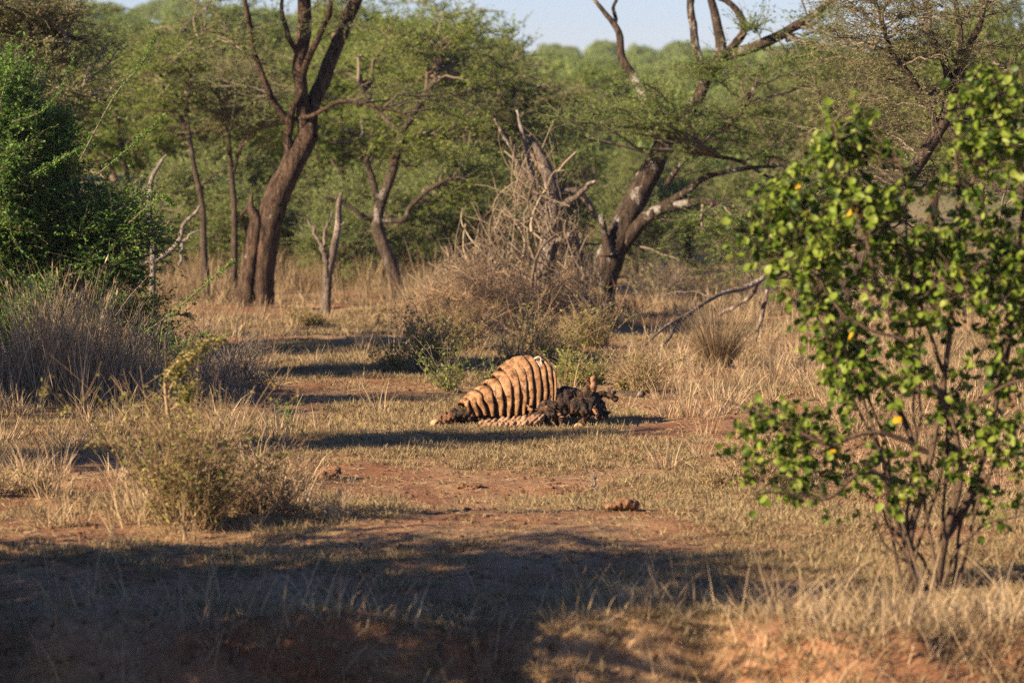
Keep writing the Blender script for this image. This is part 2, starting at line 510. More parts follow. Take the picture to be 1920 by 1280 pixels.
k = ~((np.abs(pts[:, 0] - .05) < 1.3) & (pts[:, 1] > 38) & (pts[:, 1] < 45.2)); pts = pts[k]
n = len(pts); sc = .6 + .7 * rng.random(n)
scatter("dry_tussock_grass", pts, rng.random(n) * 6.28, np.stack([sc, sc, sc * (.7 + .6 * rng.random(n))], -1), rng.integers(0, 8, n), rng.normal(0, .1, (n, 2)), m_mid, STRAW)

# golden tall grass beneath the trees
m_tall = tuft_meshes("golden_tuft", 8, 60, .22, .15, .85, .45, .012, GOLD, 180, 4, .7)
def mask_tall(x, y):
    px = 960 + x / y * FPX
    lft = sstep(72.5, 76, y) * (px < 760)
    rgt = sstep(66, 74, y) * (px > 1120) * .18
    mid = sstep(68, 72, y) * (px >= 760) * (px <= 1120) * .8
    return np.clip(np.maximum.reduce([lft, rgt, mid]), 0, 1) * (.45 + .55 * bare(x * .4 + 9, y * .4)) * (1 - .75 * sstep(90, 120, y))
pts, rng = field(9500, 62, 150, 3, mask_tall)
n = len(pts); sc = .55 + .7 * rng.random(n)
scatter("golden_grass", pts, rng.random(n) * 6.28, np.stack([sc, sc, sc * (.6 + .6 * rng.random(n))], -1), rng.integers(0, 8, n), rng.normal(0, .1, (n, 2)), m_tall, GOLD)

# foreground: bent straw on the bank
rng = R(21); g = Geo()
n = 12000
x = rng.random(n) * 10.5 - 4.6
d = rng.normal(.0, .9, n)
y = bank_edge(x) - d
dens = (.25 + .75 * sstep(-.4, 1.2, x)) * (.3 + .7 * sstep(-.3, .35, fbm(np.stack([x * 1.1, y * 1.1], -1), 3, 21)))
k = rng.random(n) < dens
x, y = x[k], y[k]; n = len(x)
base = np.stack([x, y, height(x, y) - .02], -1)
blades(g, base, .10 + .48 * rng.random(n) ** 1.8, .15 + .75 * rng.random(n), .0075 * (.6 + .9 * rng.random(n)), rng, 6, 1.2)
n2 = 22000
x = rng.random(n2) * 10.5 - 4.6; d2 = rng.normal(.4, .9, n2); y = bank_edge(x) - d2
dens = (1 - .55 * sstep(.15, .5, d2)) * (.25 + .75 * sstep(-.6, 1.0, x)) * (.2 + .8 * sstep(-.2, .3, fbm(np.stack([x * 1.6, y * 1.6], -1), 3, 25)))
k = rng.random(n2) < dens; x, y = x[k], y[k]
blades(g, np.stack([x, y, height(x, y) - .01], -1), .05 + .17 * rng.random(len(x)), .5 + .9 * rng.random(len(x)), .008, rng, 4, 1.0)
build("bank_grass", g, STRAW, smooth=False, kind='stuff')

# ------------------------------------------------------------------ trees
def spray(limbs, vols, n_sec, n_twig, n_leaf, seed, tw=(.25, .7), leafL=.05, flat=.35, sec_r=(.03, .006), bias=.35, up=.15, tmin=.3, n_pick=14, sag=0.0):
    """secondary branches from traced limbs into crown volumes, twigs on them, leaf seats on those.
       vols: list of (centre, radii, weight)"""
    rng = R(seed)
    LP = np.concatenate([p for p in limbs])
    w = np.array([v[2] for v in vols], float); w /= w.sum()
    which = rng.choice(len(vols), n_sec, p=w)
    ctr = np.array([v[0] for v in vols])[which]; rad = np.array([v[1] for v in vols])[which]
    dirs = rdir(rng, n_sec); rr = rng.random(n_sec) ** bias
    tgt = ctr + dirs * rad * rr[:, None]
    st = np.zeros((n_sec, 3))
    for i in range(n_sec):
        dd = np.linalg.norm((LP - tgt[i]) * np.array([1, 1, 1.3]), axis=1) + .8 * np.maximum(0, LP[:, 2] - tgt[i, 2] + .1)
        o = np.argpartition(dd, min(n_pick, len(dd) - 1))[:n_pick]
        st[i] = LP[rng.choice(o)]
    dv = tgt - st; ln = np.linalg.norm(dv, axis=1, keepdims=True)
    k = 9; t = np.linspace(0, 1, k)[None, :, None]
    c1 = st + dv * .35 + np.array([0, 0, 1.]) * ln * up + rng.normal(0, .09, (n_sec, 3)) * ln
    c2 = st + dv * .72 + np.array([0, 0, 1.]) * ln * up * .6 + rng.normal(0, .09, (n_sec, 3)) * ln
    P = (1 - t) ** 3 * st[:, None] + 3 * (1 - t) ** 2 * t * c1[:, None] + 3 * (1 - t) * t ** 2 * c2[:, None] + t ** 3 * tgt[:, None]
    P[:, 1:-1] += rng.normal(0, .018, (n_sec, k - 2, 3)) * ln[:, None]
    Rs = (sec_r[0] * np.clip(ln / 2, .35, 1.3)) * np.linspace(1, 0, k)[None] ** 1.0 + sec_r[1]
    # twigs
    m = n_sec * n_twig
    si = np.repeat(np.arange(n_sec), n_twig)
    u = tmin + (1 - tmin) * rng.random(m) ** .8
    f = u * (k - 1); i0 = np.minimum(f.astype(int), k - 2); fr = (f - i0)[:, None]
    p0 = P[si, i0] * (1 - fr) + P[si, i0 + 1] * fr
    tg = nrm(P[si, i0 + 1] - P[si, i0])
    rd = rdir(rng, m); rd[:, 2] *= flat; rd[:, 2] += .1
    d = nrm(tg * .7 + nrm(rd) * 1.0)
    L = tw[0] + (tw[1] - tw[0]) * rng.random(m)
    kt = 5; tt = np.linspace(0, 1, kt)[None, :, None]
    bend = rng.normal(0, .22, (m, 3)); bend[:, 2] -= sag
    TP = p0[:, None] + d[:, None] * tt * L[:, None, None] + bend[:, None] * (tt ** 2) * L[:, None, None]
    TR = np.linspace(1, .45, kt)[None] * sec_r[1] * .8 * np.ones((m, 1))
    # leaf seats
    q = m * n_leaf
    ti = np.repeat(np.arange(m), n_leaf)
    s = .08 + .92 * rng.random(q); f = s * (kt - 1); j = np.minimum(f.astype(int), kt - 2); fr = (f - j)[:, None]
    lp = TP[ti, j] * (1 - fr) + TP[ti, j + 1] * fr
    ltg = nrm(TP[ti, j + 1] - TP[ti, j])
    rn = rdir(rng, q); rn[:, 2] *= .5
    ld = nrm(ltg * .5 + rn)
    ln_ = nrm(np.array([0, 0, .8]) + rng.normal(0, 1.0, (q, 3)))
    return dict(P=P, R=Rs, TP=TP, TR=TR, lp=lp, ld=ld, ln=ln_, rng=rng)

def add_crown(root, limbs, vols, leafm, twigm, n_sec, n_twig, n_leaf, seed, leafL=.05, leafW=.02, ts=3, ss=5, **kw):
    s = spray(limbs, vols, n_sec, n_twig, n_leaf, seed, **kw)
    g = Geo(); tubes(g, s['P'], s['R'], ss); tubes(g, s['TP'], s['TR'], ts)
    tw = build("twigs", g, twigm, root, kind='stuff')
    g = Geo(); q = len(s['lp']); r = s['rng']
    leaves(g, s['lp'], s['ld'], s['ln'], leafL * (.6 + .8 * r.random(q)), leafW * (.6 + .8 * r.random(q)))
    build("crown", g, leafm, root, smooth=False, kind='stuff')
    return s

def px_limb(pts, D, depth=None):
    """pixel polyline -> world points; depth offsets optional"""
    dp = np.zeros(len(pts)) if depth is None else np.interp(np.linspace(0, 1, len(pts)), np.linspace(0, 1, len(depth)), depth)
    return np.array([at(p[0], p[1], D + dp[i]) for i, p in enumerate(pts)])

def pxr(w, D): return w * .5 / FPX * D     # half of a width in pixels

def traced_tree(name, label, cat, D, trunk, branches, bark, seed, sides=14):
    """trunk = (pixels, widths px), branches = list of (pixels, widths, depth offsets)"""
    b = px_limb(trunk[0], D)[0]; base = np.array([b[0], D, gnd(b[0], D)])
    root = thing(name, label, cat, base)
    P0 = px_limb(trunk[0], D, trunk[2] if len(trunk) > 2 else None)
    P0[0, 2] = base[2] - .12
    g = Geo(); P, _ = limb(g, P0, [pxr(w, D) for w in trunk[1]], 70, sides, .075, seed, .006)
    build("trunk", g, bark, root)
    lims = [P[len(P) // 2:]]
    for i, br in enumerate(branches):
        g = Geo()
        Q = px_limb(br[0], D, br[2] if len(br) > 2 else None)
        P, _ = limb(g, Q, [max(.012, pxr(w, D)) for w in br[1]], 34, max(7, sides - 4), .10, seed + i + 1, .025)
        build("branch", g, bark, root)
        lims.append(P)
    return root, lims

def vol(px0, py0, px1, py1, D, dep, w=1, dd=0):
    """crown volume from a pixel box at depth D"""
    c = at((px0 + px1) / 2, (py0 + py1) / 2, D + dd)
    return (c, np.array([abs(px1 - px0) / 2 / FPX * D, dep, abs(py1 - py0) / 2 / FPX * D]), w)

# ---- leaning acacia on the left
D1 = 73.0
t1, l1 = traced_tree("acacia_tree", "leaning acacia with thick brown double trunk and a broken horn-like stub", "tree", D1,
    ([(485, 582), (490, 520), (500, 440), (515, 380), (545, 315), (580, 250)], [58, 50, 50, 50, 43, 40]),
    [([(578, 255), (585, 200), (612, 130), (640, 60), (668, 0), (690, -60), (720, -120)], [38, 30, 28, 26, 24, 20, 12], [0, .3, .8]),
     ([(572, 262), (566, 190), (562, 120), (572, 60), (570, 0), (566, -70), (575, -140)], [26, 24, 26, 27, 24, 20, 10], [0, -.2, -.6]),
     ([(545, 310), (542, 250), (548, 200), (566, 170)], [20, 17, 12, 8], [0, -.3]),
     ([(540, 230), (512, 190), (500, 165), (480, 110), (470, 50), (458, 0), (450, -60)], [14, 12, 11, 10, 10, 9, 6], [0, -.5, -1.2]),
     ([(563, 165), (578, 110), (605, 50), (625, 0), (640, -50)], [14, 13, 12, 10, 7], [0, -.6, -1.2]),
     ([(575, 130), (548, 80), (530, 30), (532, -30)], [11, 10, 8, 6], [0, -.5, -.8]),
     ([(545, 225), (590, 215), (640, 190), (700, 200), (760, 215)], [9, 8, 7, 5, 4], [0, -.6, -.8]),
     ([(478, 110), (440, 80), (400, 60), (350, 75)], [7, 5, 4, 3], [0, -.5])], BARK, 300, 18)
g = Geo(); Q = px_limb([(458, 582), (463, 530), (473, 470), (480, 420), (473, 390), (471, 362)], D1, [-.12, -.12, -.1]); Q[0, 2] = gnd(Q[0, 0], D1) - .1
limb(g, Q, [pxr(w, D1) for w in (44, 34, 26, 26, 15, 3)], 36, 14, .2, 311, .02); build("broken_stub", g, BARK, t1, label="broken stub curving up like a horn")
add_crown(t1, l1, [vol(330, -160, 900, 60, D1, 3.0, 3), vol(300, 0, 520, 170, D1, 2.0, 1.0), vol(430, 120, 560, 250, D1, 1.2, .35), vol(600, 150, 960, 240, D1, 1.5, .3)],
          ACACIA2, TWIG, 80, 20, 10, 320, leafL=.06, leafW=.016, tw=(.25, .75), sec_r=(.015, .005))

# ---- lichen covered forked acacia right of centre
D2 = 71.5
t2, l2 = traced_tree("acacia_tree", "dark forked acacia with lichen patches right of the brush heap", "tree", D2,
    ([(1122, 590), (1128, 530), (1145, 480), (1160, 445), (1185, 390), (1215, 330), (1240, 280)], [62, 56, 54, 50, 46, 42, 38]),
    [([(1242, 285), (1262, 235), (1300, 195), (1322, 150), (1350, 100), (1345, 40), (1320, -30)], [36, 28, 24, 22, 22, 18, 12], [0, .2, .6]),
     ([(1240, 285), (1230, 220), (1200, 160), (1165, 115), (1160, 60), (1130, 20), (1105, -20)], [30, 20, 18, 17, 13, 9, 6], [0, .5, 1.0]),
     ([(1165, 465), (1195, 425), (1235, 395), (1275, 385), (1330, 378), (1400, 395), (1450, 420)], [32, 26, 22, 18, 12, 8, 5], [0, -.6, -1.2]),
     ([(1205, 412), (1240, 385), (1285, 360), (1330, 330), (1400, 315), (1470, 310)], [20, 16, 14, 11, 8, 5], [-.1, -.4, -.5]),
     ([(1350, 110), (1420, 85), (1480, 55), (1540, 20), (1580, -20)], [22, 20, 18, 14, 10], [.4, .2, 0]),
     ([(1340, 120), (1395, 60), (1370, 10), (1330, -15)], [17, 15, 12, 9], [.3, .4, .6]),
     ([(1318, 150), (1305, 90), (1298, 30), (1290, -40)], [17, 16, 15, 12], [.4, .5]),
     ([(1160, 70), (1152, 20), (1165, -40)], [9, 7, 5], [.9, 1.0]),
     ([(1250, 345), (1300, 280), (1370, 230), (1400, 190), (1420, 150)], [10, 9, 8, 7, 5], [-.3, -1.0]),
     ([(1300, 285), (1380, 300), (1440, 330), (1500, 335)], [8, 7, 6, 4], [-1.0, -1.4])], BARK2, 340, 16)
g = Geo(); limb(g, px_limb([(1140, 475), (1134, 440), (1126, 402)], D2, [-.2, -.35]), [pxr(w, D2) for w in (26, 16, 9)], 14, 9, .25, 351); build("broken_stub", g, BARK2, t2)
add_crown(t2, l2, [vol(1020, 130, 1420, 175, D2, 2.0, .9, -.8), vol(1000, 180, 1560, 250, D2, 2.2, 2.3, -1.0), vol(1250, 80, 1700, 150, D2, 2.0, 1.0), vol(1350, 20, 1760, 80, D2, 2.0, .4),
                   vol(1250, 240, 1560, 360, D2, 1.6, 1.4, -1.0), vol(1230, 380, 1480, 520, D2, 1.3, .9, -1.3), vol(1300, -160, 1700, -40, D2, 2.2, .35)],
          ACACIA2, TWIG, 100, 26, 17, 360, leafL=.062, leafW=.021, tw=(.3, .8), flat=.14, sec_r=(.026, .006), up=.04)

# ---- small pale forked tree in the middle
D3 = 78.0
t3, l3 = traced_tree("acacia_tree", "small acacia with dark foot and pale grey forks behind the dry snag", "tree", D3,
    ([(752, 545), (735, 500), (715, 450), (706, 415), (718, 370), (735, 325), (748, 270), (755, 240)], [24, 24, 24, 24, 20, 18, 15, 13]),
    [([(712, 390), (700, 340), (688, 300), (680, 270), (650, 240)], [16, 14, 12, 9, 6], [0, .3]),
     ([(686, 305), (695, 270), (700, 240)], [9, 7, 5]),
     ([(706, 412), (680, 405), (645, 380), (610, 370)], [12, 9, 7, 5], [0, -.4]),
     ([(712, 412), (755, 412), (770, 390), (800, 360), (835, 338), (860, 335)], [12, 11, 10, 9, 7, 5], [0, -.3, -.3]),
     ([(750, 270), (790, 255), (840, 260)], [10, 8, 5], [0, .4]),
     ([(752, 250), (720, 220), (690, 190), (670, 150)], [10, 8, 7, 5], [0, .5]),
     ([(755, 245), (790, 190), (820, 140), (830, 80)], [12, 10, 9, 6], [0, .5])], BARK3, 380, 12)
add_crown(t3, l3, [vol(600, 190, 980, 300, D3, 2.2, 1.3, 1), vol(620, 20, 1000, 220, D3, 2.4, 2.6, 1.5), vol(830, 290, 960, 400, D3, 1.2, .5, .6)],
          ACACIA, TWIG, 100, 24, 13, 390, leafL=.075, leafW=.024, flat=.3, up=.1)

# ---- thin trees at the left, each traced
def thin_tree(label, D, trunk, br, vols, bark, leafm, seed, ns=50):
    r, l = traced_tree("acacia_tree", label, "tree", D, trunk, br, bark, seed, 9)
    add_crown(r, l, vols, leafm, TWIG, ns, 24, 11, seed + 10, leafL=.07, leafW=.022, flat=.3, up=.1)
thin_tree("slender acacia with zigzag stem left of the leaning tree", 77,
    ([(388, 545), (382, 470), (380, 400), (372, 350), (360, 290), (352, 245)], [19, 14, 12, 11, 10, 9]),
    [([(355, 255), (335, 210), (312, 180), (300, 140)], [8, 7, 6, 4]), ([(352, 245), (352, 190), (360, 130)], [7, 6, 4]), ([(374, 350), (400, 330), (425, 318)], [5, 4, 3])],
    [vol(180, 60, 420, 250, 77, 2.2, 1, .5)], BARK3, ACACIA, 420)
thin_tree("thin dark stemmed acacia close beside the leaning tree's trunk", 79,
    ([(434, 560), (438, 500), (440, 430), (436, 350), (430, 280), (428, 240)], [20, 15, 12, 11, 9, 8]),
    [([(440, 420), (455, 400), (470, 375)], [7, 6, 4]), ([(434, 330), (450, 280), (460, 250)], [8, 7, 5]), ([(428, 250), (415, 200), (390, 150)], [7, 6, 4])],
    [vol(350, 110, 560, 270, 79, 2.2, 1, .5)], BARK3, ACDRY, 440)
thin_tree("dark low trunked acacia half hidden behind the brush heap", 92,
    ([(795, 520), (800, 480), (790, 450), (775, 430)], [34, 28, 22, 16]),
    [([(800, 470), (830, 440), (850, 400), (890, 340)], [22, 18, 14, 8]), ([(790, 450), (760, 435), (725, 432)], [10, 8, 6]), ([(780, 440), (770, 390), (800, 320)], [12, 10, 7])],
    [vol(720, 270, 980, 420, 92, 2.5, 1, 1)], BARK, ACACIA, 460, 70)

# ---- dead snags
def dead(name, label, D, trunk, br, m, seed, sides=9):
    r, l = traced_tree(name, label, "dead tree", D, trunk, br, m, seed, sides)
    return r, l
dead("dead_snag", "bare grey snag with two prongs standing in the open grass", 70.5,
    ([(608, 598), (612, 545), (616, 510), (626, 465), (634, 420), (635, 380), (641, 360)], [21, 19, 18, 15, 13, 11, 4]),
    [([(612, 520), (608, 480), (604, 462)], [11, 11, 9], [-.05]), ([(604, 464), (590, 435), (578, 412)], [8, 7, 5]), ([(605, 465), (612, 430), (622, 398)], [7, 6, 3]), ([(636, 425), (642, 418), (646, 420)], [5, 4, 2]), ([(636, 378), (632, 368), (630, 372)], [4, 3, 2])], DEADW, 480)
dead("dead_tree", "bleached white dead tree behind the green bush", 66,
    ([(283, 500), (287, 450), (280, 410), (281, 370), (285, 335), (300, 305), (312, 290)], [13, 11, 9, 10, 9, 7, 3]),
    [([(286, 455), (300, 435), (318, 418)], [8, 7, 4]), ([(282, 495), (305, 480), (335, 455), (342, 425), (358, 405), (375, 385)], [11, 10, 9, 8, 7, 5]), ([(340, 430), (340, 470), (338, 500)], [10, 7, 5]), ([(340, 455), (360, 440), (378, 430)], [7, 5, 3]), ([(283, 490), (260, 500), (240, 520)], [8, 6, 4])], DEADG, 500)

# ---- broken dead tree wrapped in a heap of brush
D4 = 68.5
bt, bl = dead("dead_tree", "broken dead tree with pale splintered top inside the brush heap", D4,
    ([(1022, 545), (1024, 490), (1030, 440), (1036, 390), (1032, 345), (1020, 310), (1005, 280), (990, 258)], [38, 34, 32, 30, 26, 24, 18, 6]),
    [([(1030, 420), (1004, 370), (992, 320), (986, 270), (978, 235), (968, 207)], [15, 13, 12, 10, 8, 4], [.1, -.2]),
     ([(985, 330), (965, 290), (945, 255), (925, 222)], [8, 7, 6, 4], [-.2, -.4]),
     ([(1035, 395), (1070, 375), (1100, 350), (1116, 340)], [14, 12, 9, 4], [0, -.4]),
     ([(1034, 360), (1080, 360), (1105, 385), (1118, 410)], [16, 14, 11, 8], [0, .3]),
     ([(1024, 505), (1035, 460), (1060, 445), (1082, 430)], [14, 12, 10, 4], [-.2, -.5]),
     ([(1030, 470), (1075, 460), (1125, 458)], [9, 6, 4], [0, .4]),
     ([(1035, 385), (1000, 400), (975, 420)], [12, 9, 5], [0, .2])], DEADW, 520, 11)
rng = R(531); g = Geo(); k = 9
tt = np.linspace(0, 1, k)[None, :, None]
def heap_twigs(n, lo, hi, thick, seed, vert):
    rng = R(seed)
    px = 800 + 330 * rng.random(n)
    top = np.interp(px, [800, 850, 900, 950, 985, 1030, 1060, 1100, 1130], [550, 510, 440, 365, 275, 310, 390, 475, 545])
    py = 575 - (575 - top) * rng.random(n) ** .9
    kk = rng.random(n) < np.interp(px, [800, 880, 960, 1040, 1130], [.35, .8, 1, .9, .3])
    px, py = px[kk], py[kk]; n = len(px)
    D = D4 + .15 + rng.normal(0, .5, n)
    c = np.stack([(px - 960) / FPX * D, D, np.maximum(.05, CAM_H - (py - 250) / FPX * D)], -1)
    dv = np.stack([rng.normal(-.18, .5, n), rng.normal(0, .4, n), np.full(n, vert) + .3 * rng.normal(size=n)], -1)
    dv = nrm(dv) * (lo + (hi - lo) * rng.random((n, 1)) ** 1.5)
    bw = rdir(rng, n, .6) * (.12 + .25 * rng.random((n, 1))) * np.linalg.norm(dv, axis=1, keepdims=True)
    P = c[:, None] + dv[:, None] * (tt - .5) + bw[:, None] * (1 - (2 * tt - 1) ** 2)
    P[:, 1:] += np.cumsum(rng.normal(0, .012, (n, k - 1, 3)), 1)
    P[..., 2] = np.maximum(P[..., 2], .02)
    tubes(g, P, thick * (.45 + rng.random((n, 1)) ** 2 * 1.6) * np.linspace(1, .45, k)[None], 4)
heap_twigs(300, .7, 1.9, .010, 532, 1.2)
heap_twigs(70, .9, 2.1, .02, 534, 1.0)
heap_twigs(950, .25, .9, .0065, 533, .6)
heap = build("brush_heap", g, BRUSH)
heap['label'] = "tall heap of tangled grey brown twigs around the broken dead tree"; heap['category'] = "brush heap"; heap['kind'] = 'stuff'

# rusty dry thicket at its foot
rng = R(541); g = Geo(); n = 5200
px = 760 + 370 * rng.random(n); top = np.interp(px, [760, 800, 860, 930, 1010, 1070, 1130], [585, 545, 510, 505, 515, 540, 585]) + 42 * vnoise(np.stack([px * .035, px * 0], -1), 3) + 18 * vnoise(np.stack([px * .12, px * 0], -1), 5)
py = 618 - (618 - top) * rng.random(n); D = 66.8 + rng.normal(0, .75, n)
c = np.stack([(px - 960) / FPX * D, D, np.maximum(.04, CAM_H - (py - 250) / FPX * D)], -1)
dv = nrm(np.stack([rng.normal(0, .7, n), rng.normal(0, .5, n), .35 + .5 * rng.normal(size=n)], -1)) * (.15 + .65 * rng.random((n, 1)) ** 1.6)
bw = rdir(rng, n, .6) * .3 * rng.random((n, 1)) * np.linalg.norm(dv, axis=1, keepdims=True)
t7 = np.linspace(0, 1, 6)[None, :, None]
P = c[:, None] + dv[:, None] * (t7 - .5) + bw[:, None] * (1 - (2 * t7 - 1) ** 2)
P[:, 1:] += np.cumsum(rng.normal(0, .010, (n, 5, 3)), 1); P[..., 2] = np.maximum(P[..., 2], .02)
tubes(g, P, .0048 * (.5 + rng.random((n, 1)) ** 2 * 1.4) * np.linspace(1, .5, 6)[None], 3)
n = 3500; px = rng.normal(930, 120, n); x = np.array((px - 960) / FPX * 66.2); y = 66.2 + rng.normal(0, 1.1, n)
kk = (px > 740) & (px < 1150); x, y = x[kk], y[kk]; n = len(x)
blades(g, np.stack([x, y, height(x, y) - .02], -1), .15 + .6 * rng.random(n) ** 1.5, .1 + .9 * rng.random(n), .008, rng, 6, 1.5)
build("dry_thicket", g, RUST, smooth=False, kind='stuff')

# ---- right hand tree behind the leafy shrub
D5 = 49.0
t5, l5 = traced_tree("acacia_tree", "many-branched brown acacia rising behind the leafy green shrub", "tree", D5,
    ([(1572, 745), (1570, 660), (1585, 560), (1640, 440), (1705, 330), (1765, 235), (1785, 180)], [44, 36, 30, 27, 26, 25, 24]),
    [([(1782, 190), (1770, 120), (1745, 60), (1735, 0), (1720, -70)], [20, 16, 13, 11, 7], [0, .3]),
     ([(1785, 180), (1810, 110), (1835, 50), (1840, -10), (1850, -80)], [19, 16, 13, 11, 7], [0, -.3]),
     ([(1760, 240), (1730, 180), (1690, 120), (1660, 60), (1640, 0)], [14, 12, 10, 8, 5], [0, -.6]),
     ([(1735, 185), (1780, 160), (1860, 140), (1930, 150)], [10, 9, 7, 5], [0, -.4]),
     ([(1790, 170), (1800, 80), (1790, 0), (1780, -60)], [14, 11, 9, 7], [0, .5]),
     ([(1765, 235), (1840, 220), (1900, 190), (1960, 150)], [13, 11, 9, 6], [0, .5]),
     ([(1705, 330), (1650, 290), (1590, 280), (1540, 260)], [10, 8, 6, 4], [0, -.5]),
     ([(1640, 440), (1560, 470), (1500, 500), (1440, 530)], [12, 10, 8, 5], [0, .5]),
     ([(1770, 230), (1850, 330), (1920, 380)], [10, 8, 5], [0, -.5])], BARK3, 560, 14)
add_crown(t5, l5, [vol(1480, -60, 1960, 130, D5, 1.8, 2.2), vol(1500, 60, 1960, 240, D5, 1.6, 1.6), vol(1440, 180, 1960, 420, D5, 1.3, 1.3, .6), vol(1500, 420, 1960, 620, D5, 1.2, .45, .8)],
          ACDRY, TWIG, 130, 24, 11, 570, leafL=.042, leafW=.013, tw=(.2, .6), flat=.5, sec_r=(.02, .0045), up=.1)

# ---- dim acacia boughs at upper left (trunk stands outside the view)
D6 = 60.0
t6, l6 = traced_tree("acacia_tree", "dark brown-green acacia whose boughs reach in at the upper left corner", "tree", D6,
    ([(-330, 660), (-320, 500), (-290, 350), (-230, 220)], [60, 52, 46, 38]),
    [([(-235, 225), (-130, 120), (-20, 70), (80, 60), (160, 80)], [26, 22, 17, 12, 6], [0, -.5]), ([(-235, 225), (-150, 50), (-40, -40), (80, -60)], [28, 22, 16, 9], [0, .6]),
     ([(-130, 120), (0, 150), (110, 165), (200, 190)], [14, 12, 8, 5], [-.2, -.8]), ([(-290, 340), (-420, 200), (-520, 80)], [30, 22, 12], [0, .5])], BARK, 600, 12)
add_crown(t6, l6, [vol(-560, -160, 120, 60, D6, 3, 1.5), vol(-80, -30, 210, 60, D6, 2, 1.6), vol(-60, 60, 230, 130, D6, 1.6, 1.5), vol(-20, 130, 260, 230, D6, 1.4, 1.1)],
          ACDRY, TWIG, 120, 26, 12, 610, leafL=.055, leafW=.02, flat=.2, up=.03)

# ---- background acacias (copies of five built kinds)
def bg_tree(seed, h, r, leafm, n_sec=80, n_twig=24, n_leaf=20, lL=.095, lW=.036, ctr=.66, rz=.30):
    rng = R(seed)
    root = thing("acacia_tree", "", "tree", (0, 0, 0))
    g = Geo(); lims = []
    f = h * (.22 + .1 * rng.random())
    P, _ = limb(g, [(0, 0, -.15), (rng.normal(0, .12), rng.normal(0, .12), f * .5), (rng.normal(0, .25), rng.normal(0, .25), f)], [.17, .13, .12], 12, 8, .15, seed)
    build("trunk", g, BARK, root)
    nb = 4 + int(rng.integers(0, 3)); g = Geo()
    for i in range(nb):
        a = i * 2 * pi / nb + rng.normal(0, .4); rr = r * (.35 + .4 * rng.random()); top = h * (.62 + .25 * rng.random())
        e = np.array([cos(a) * rr, sin(a) * rr, top]); s0 = P[-1]
        gq = Geo()
        q, _ = limb(gq, [s0 - [0, 0, .1], s0 * .55 + e * .45 + [0, 0, -.1 * h], e], [.085, .06, .025], 14, 6, .1, seed + i, .1)
        build("branch", gq, BARK, root); lims.append(q)
    add_crown(root, lims, [((0, 0, h * ctr), (r, r, h * rz), 2.2), ((r * .3, r * .2, h * .8), (r * .55, r * .55, h * .17), 1), ((-r * .35, 0, h * .6), (r * .55, r * .6, h * .2), .8)],
              leafm, TWIG, n_sec, n_twig, n_leaf, seed + 7, leafL=lL, leafW=lW, tw=(.3, .95), flat=.35, sec_r=(.04, .009), up=.06, ss=4)
    return root
kinds = [bg_tree(700, 7.0, 3.4, ACACIA), bg_tree(720, 6.2, 3.8, ACACIA, ctr=.62, rz=.34), bg_tree(740, 7.4, 3.0, FARLEAF), bg_tree(760, 5.6, 3.2, ACDRY, ctr=.6, rz=.36), bg_tree(780, 3.2, 2.0, FARLEAF, 60, 22, 18, .08, .032, .5, .46)]
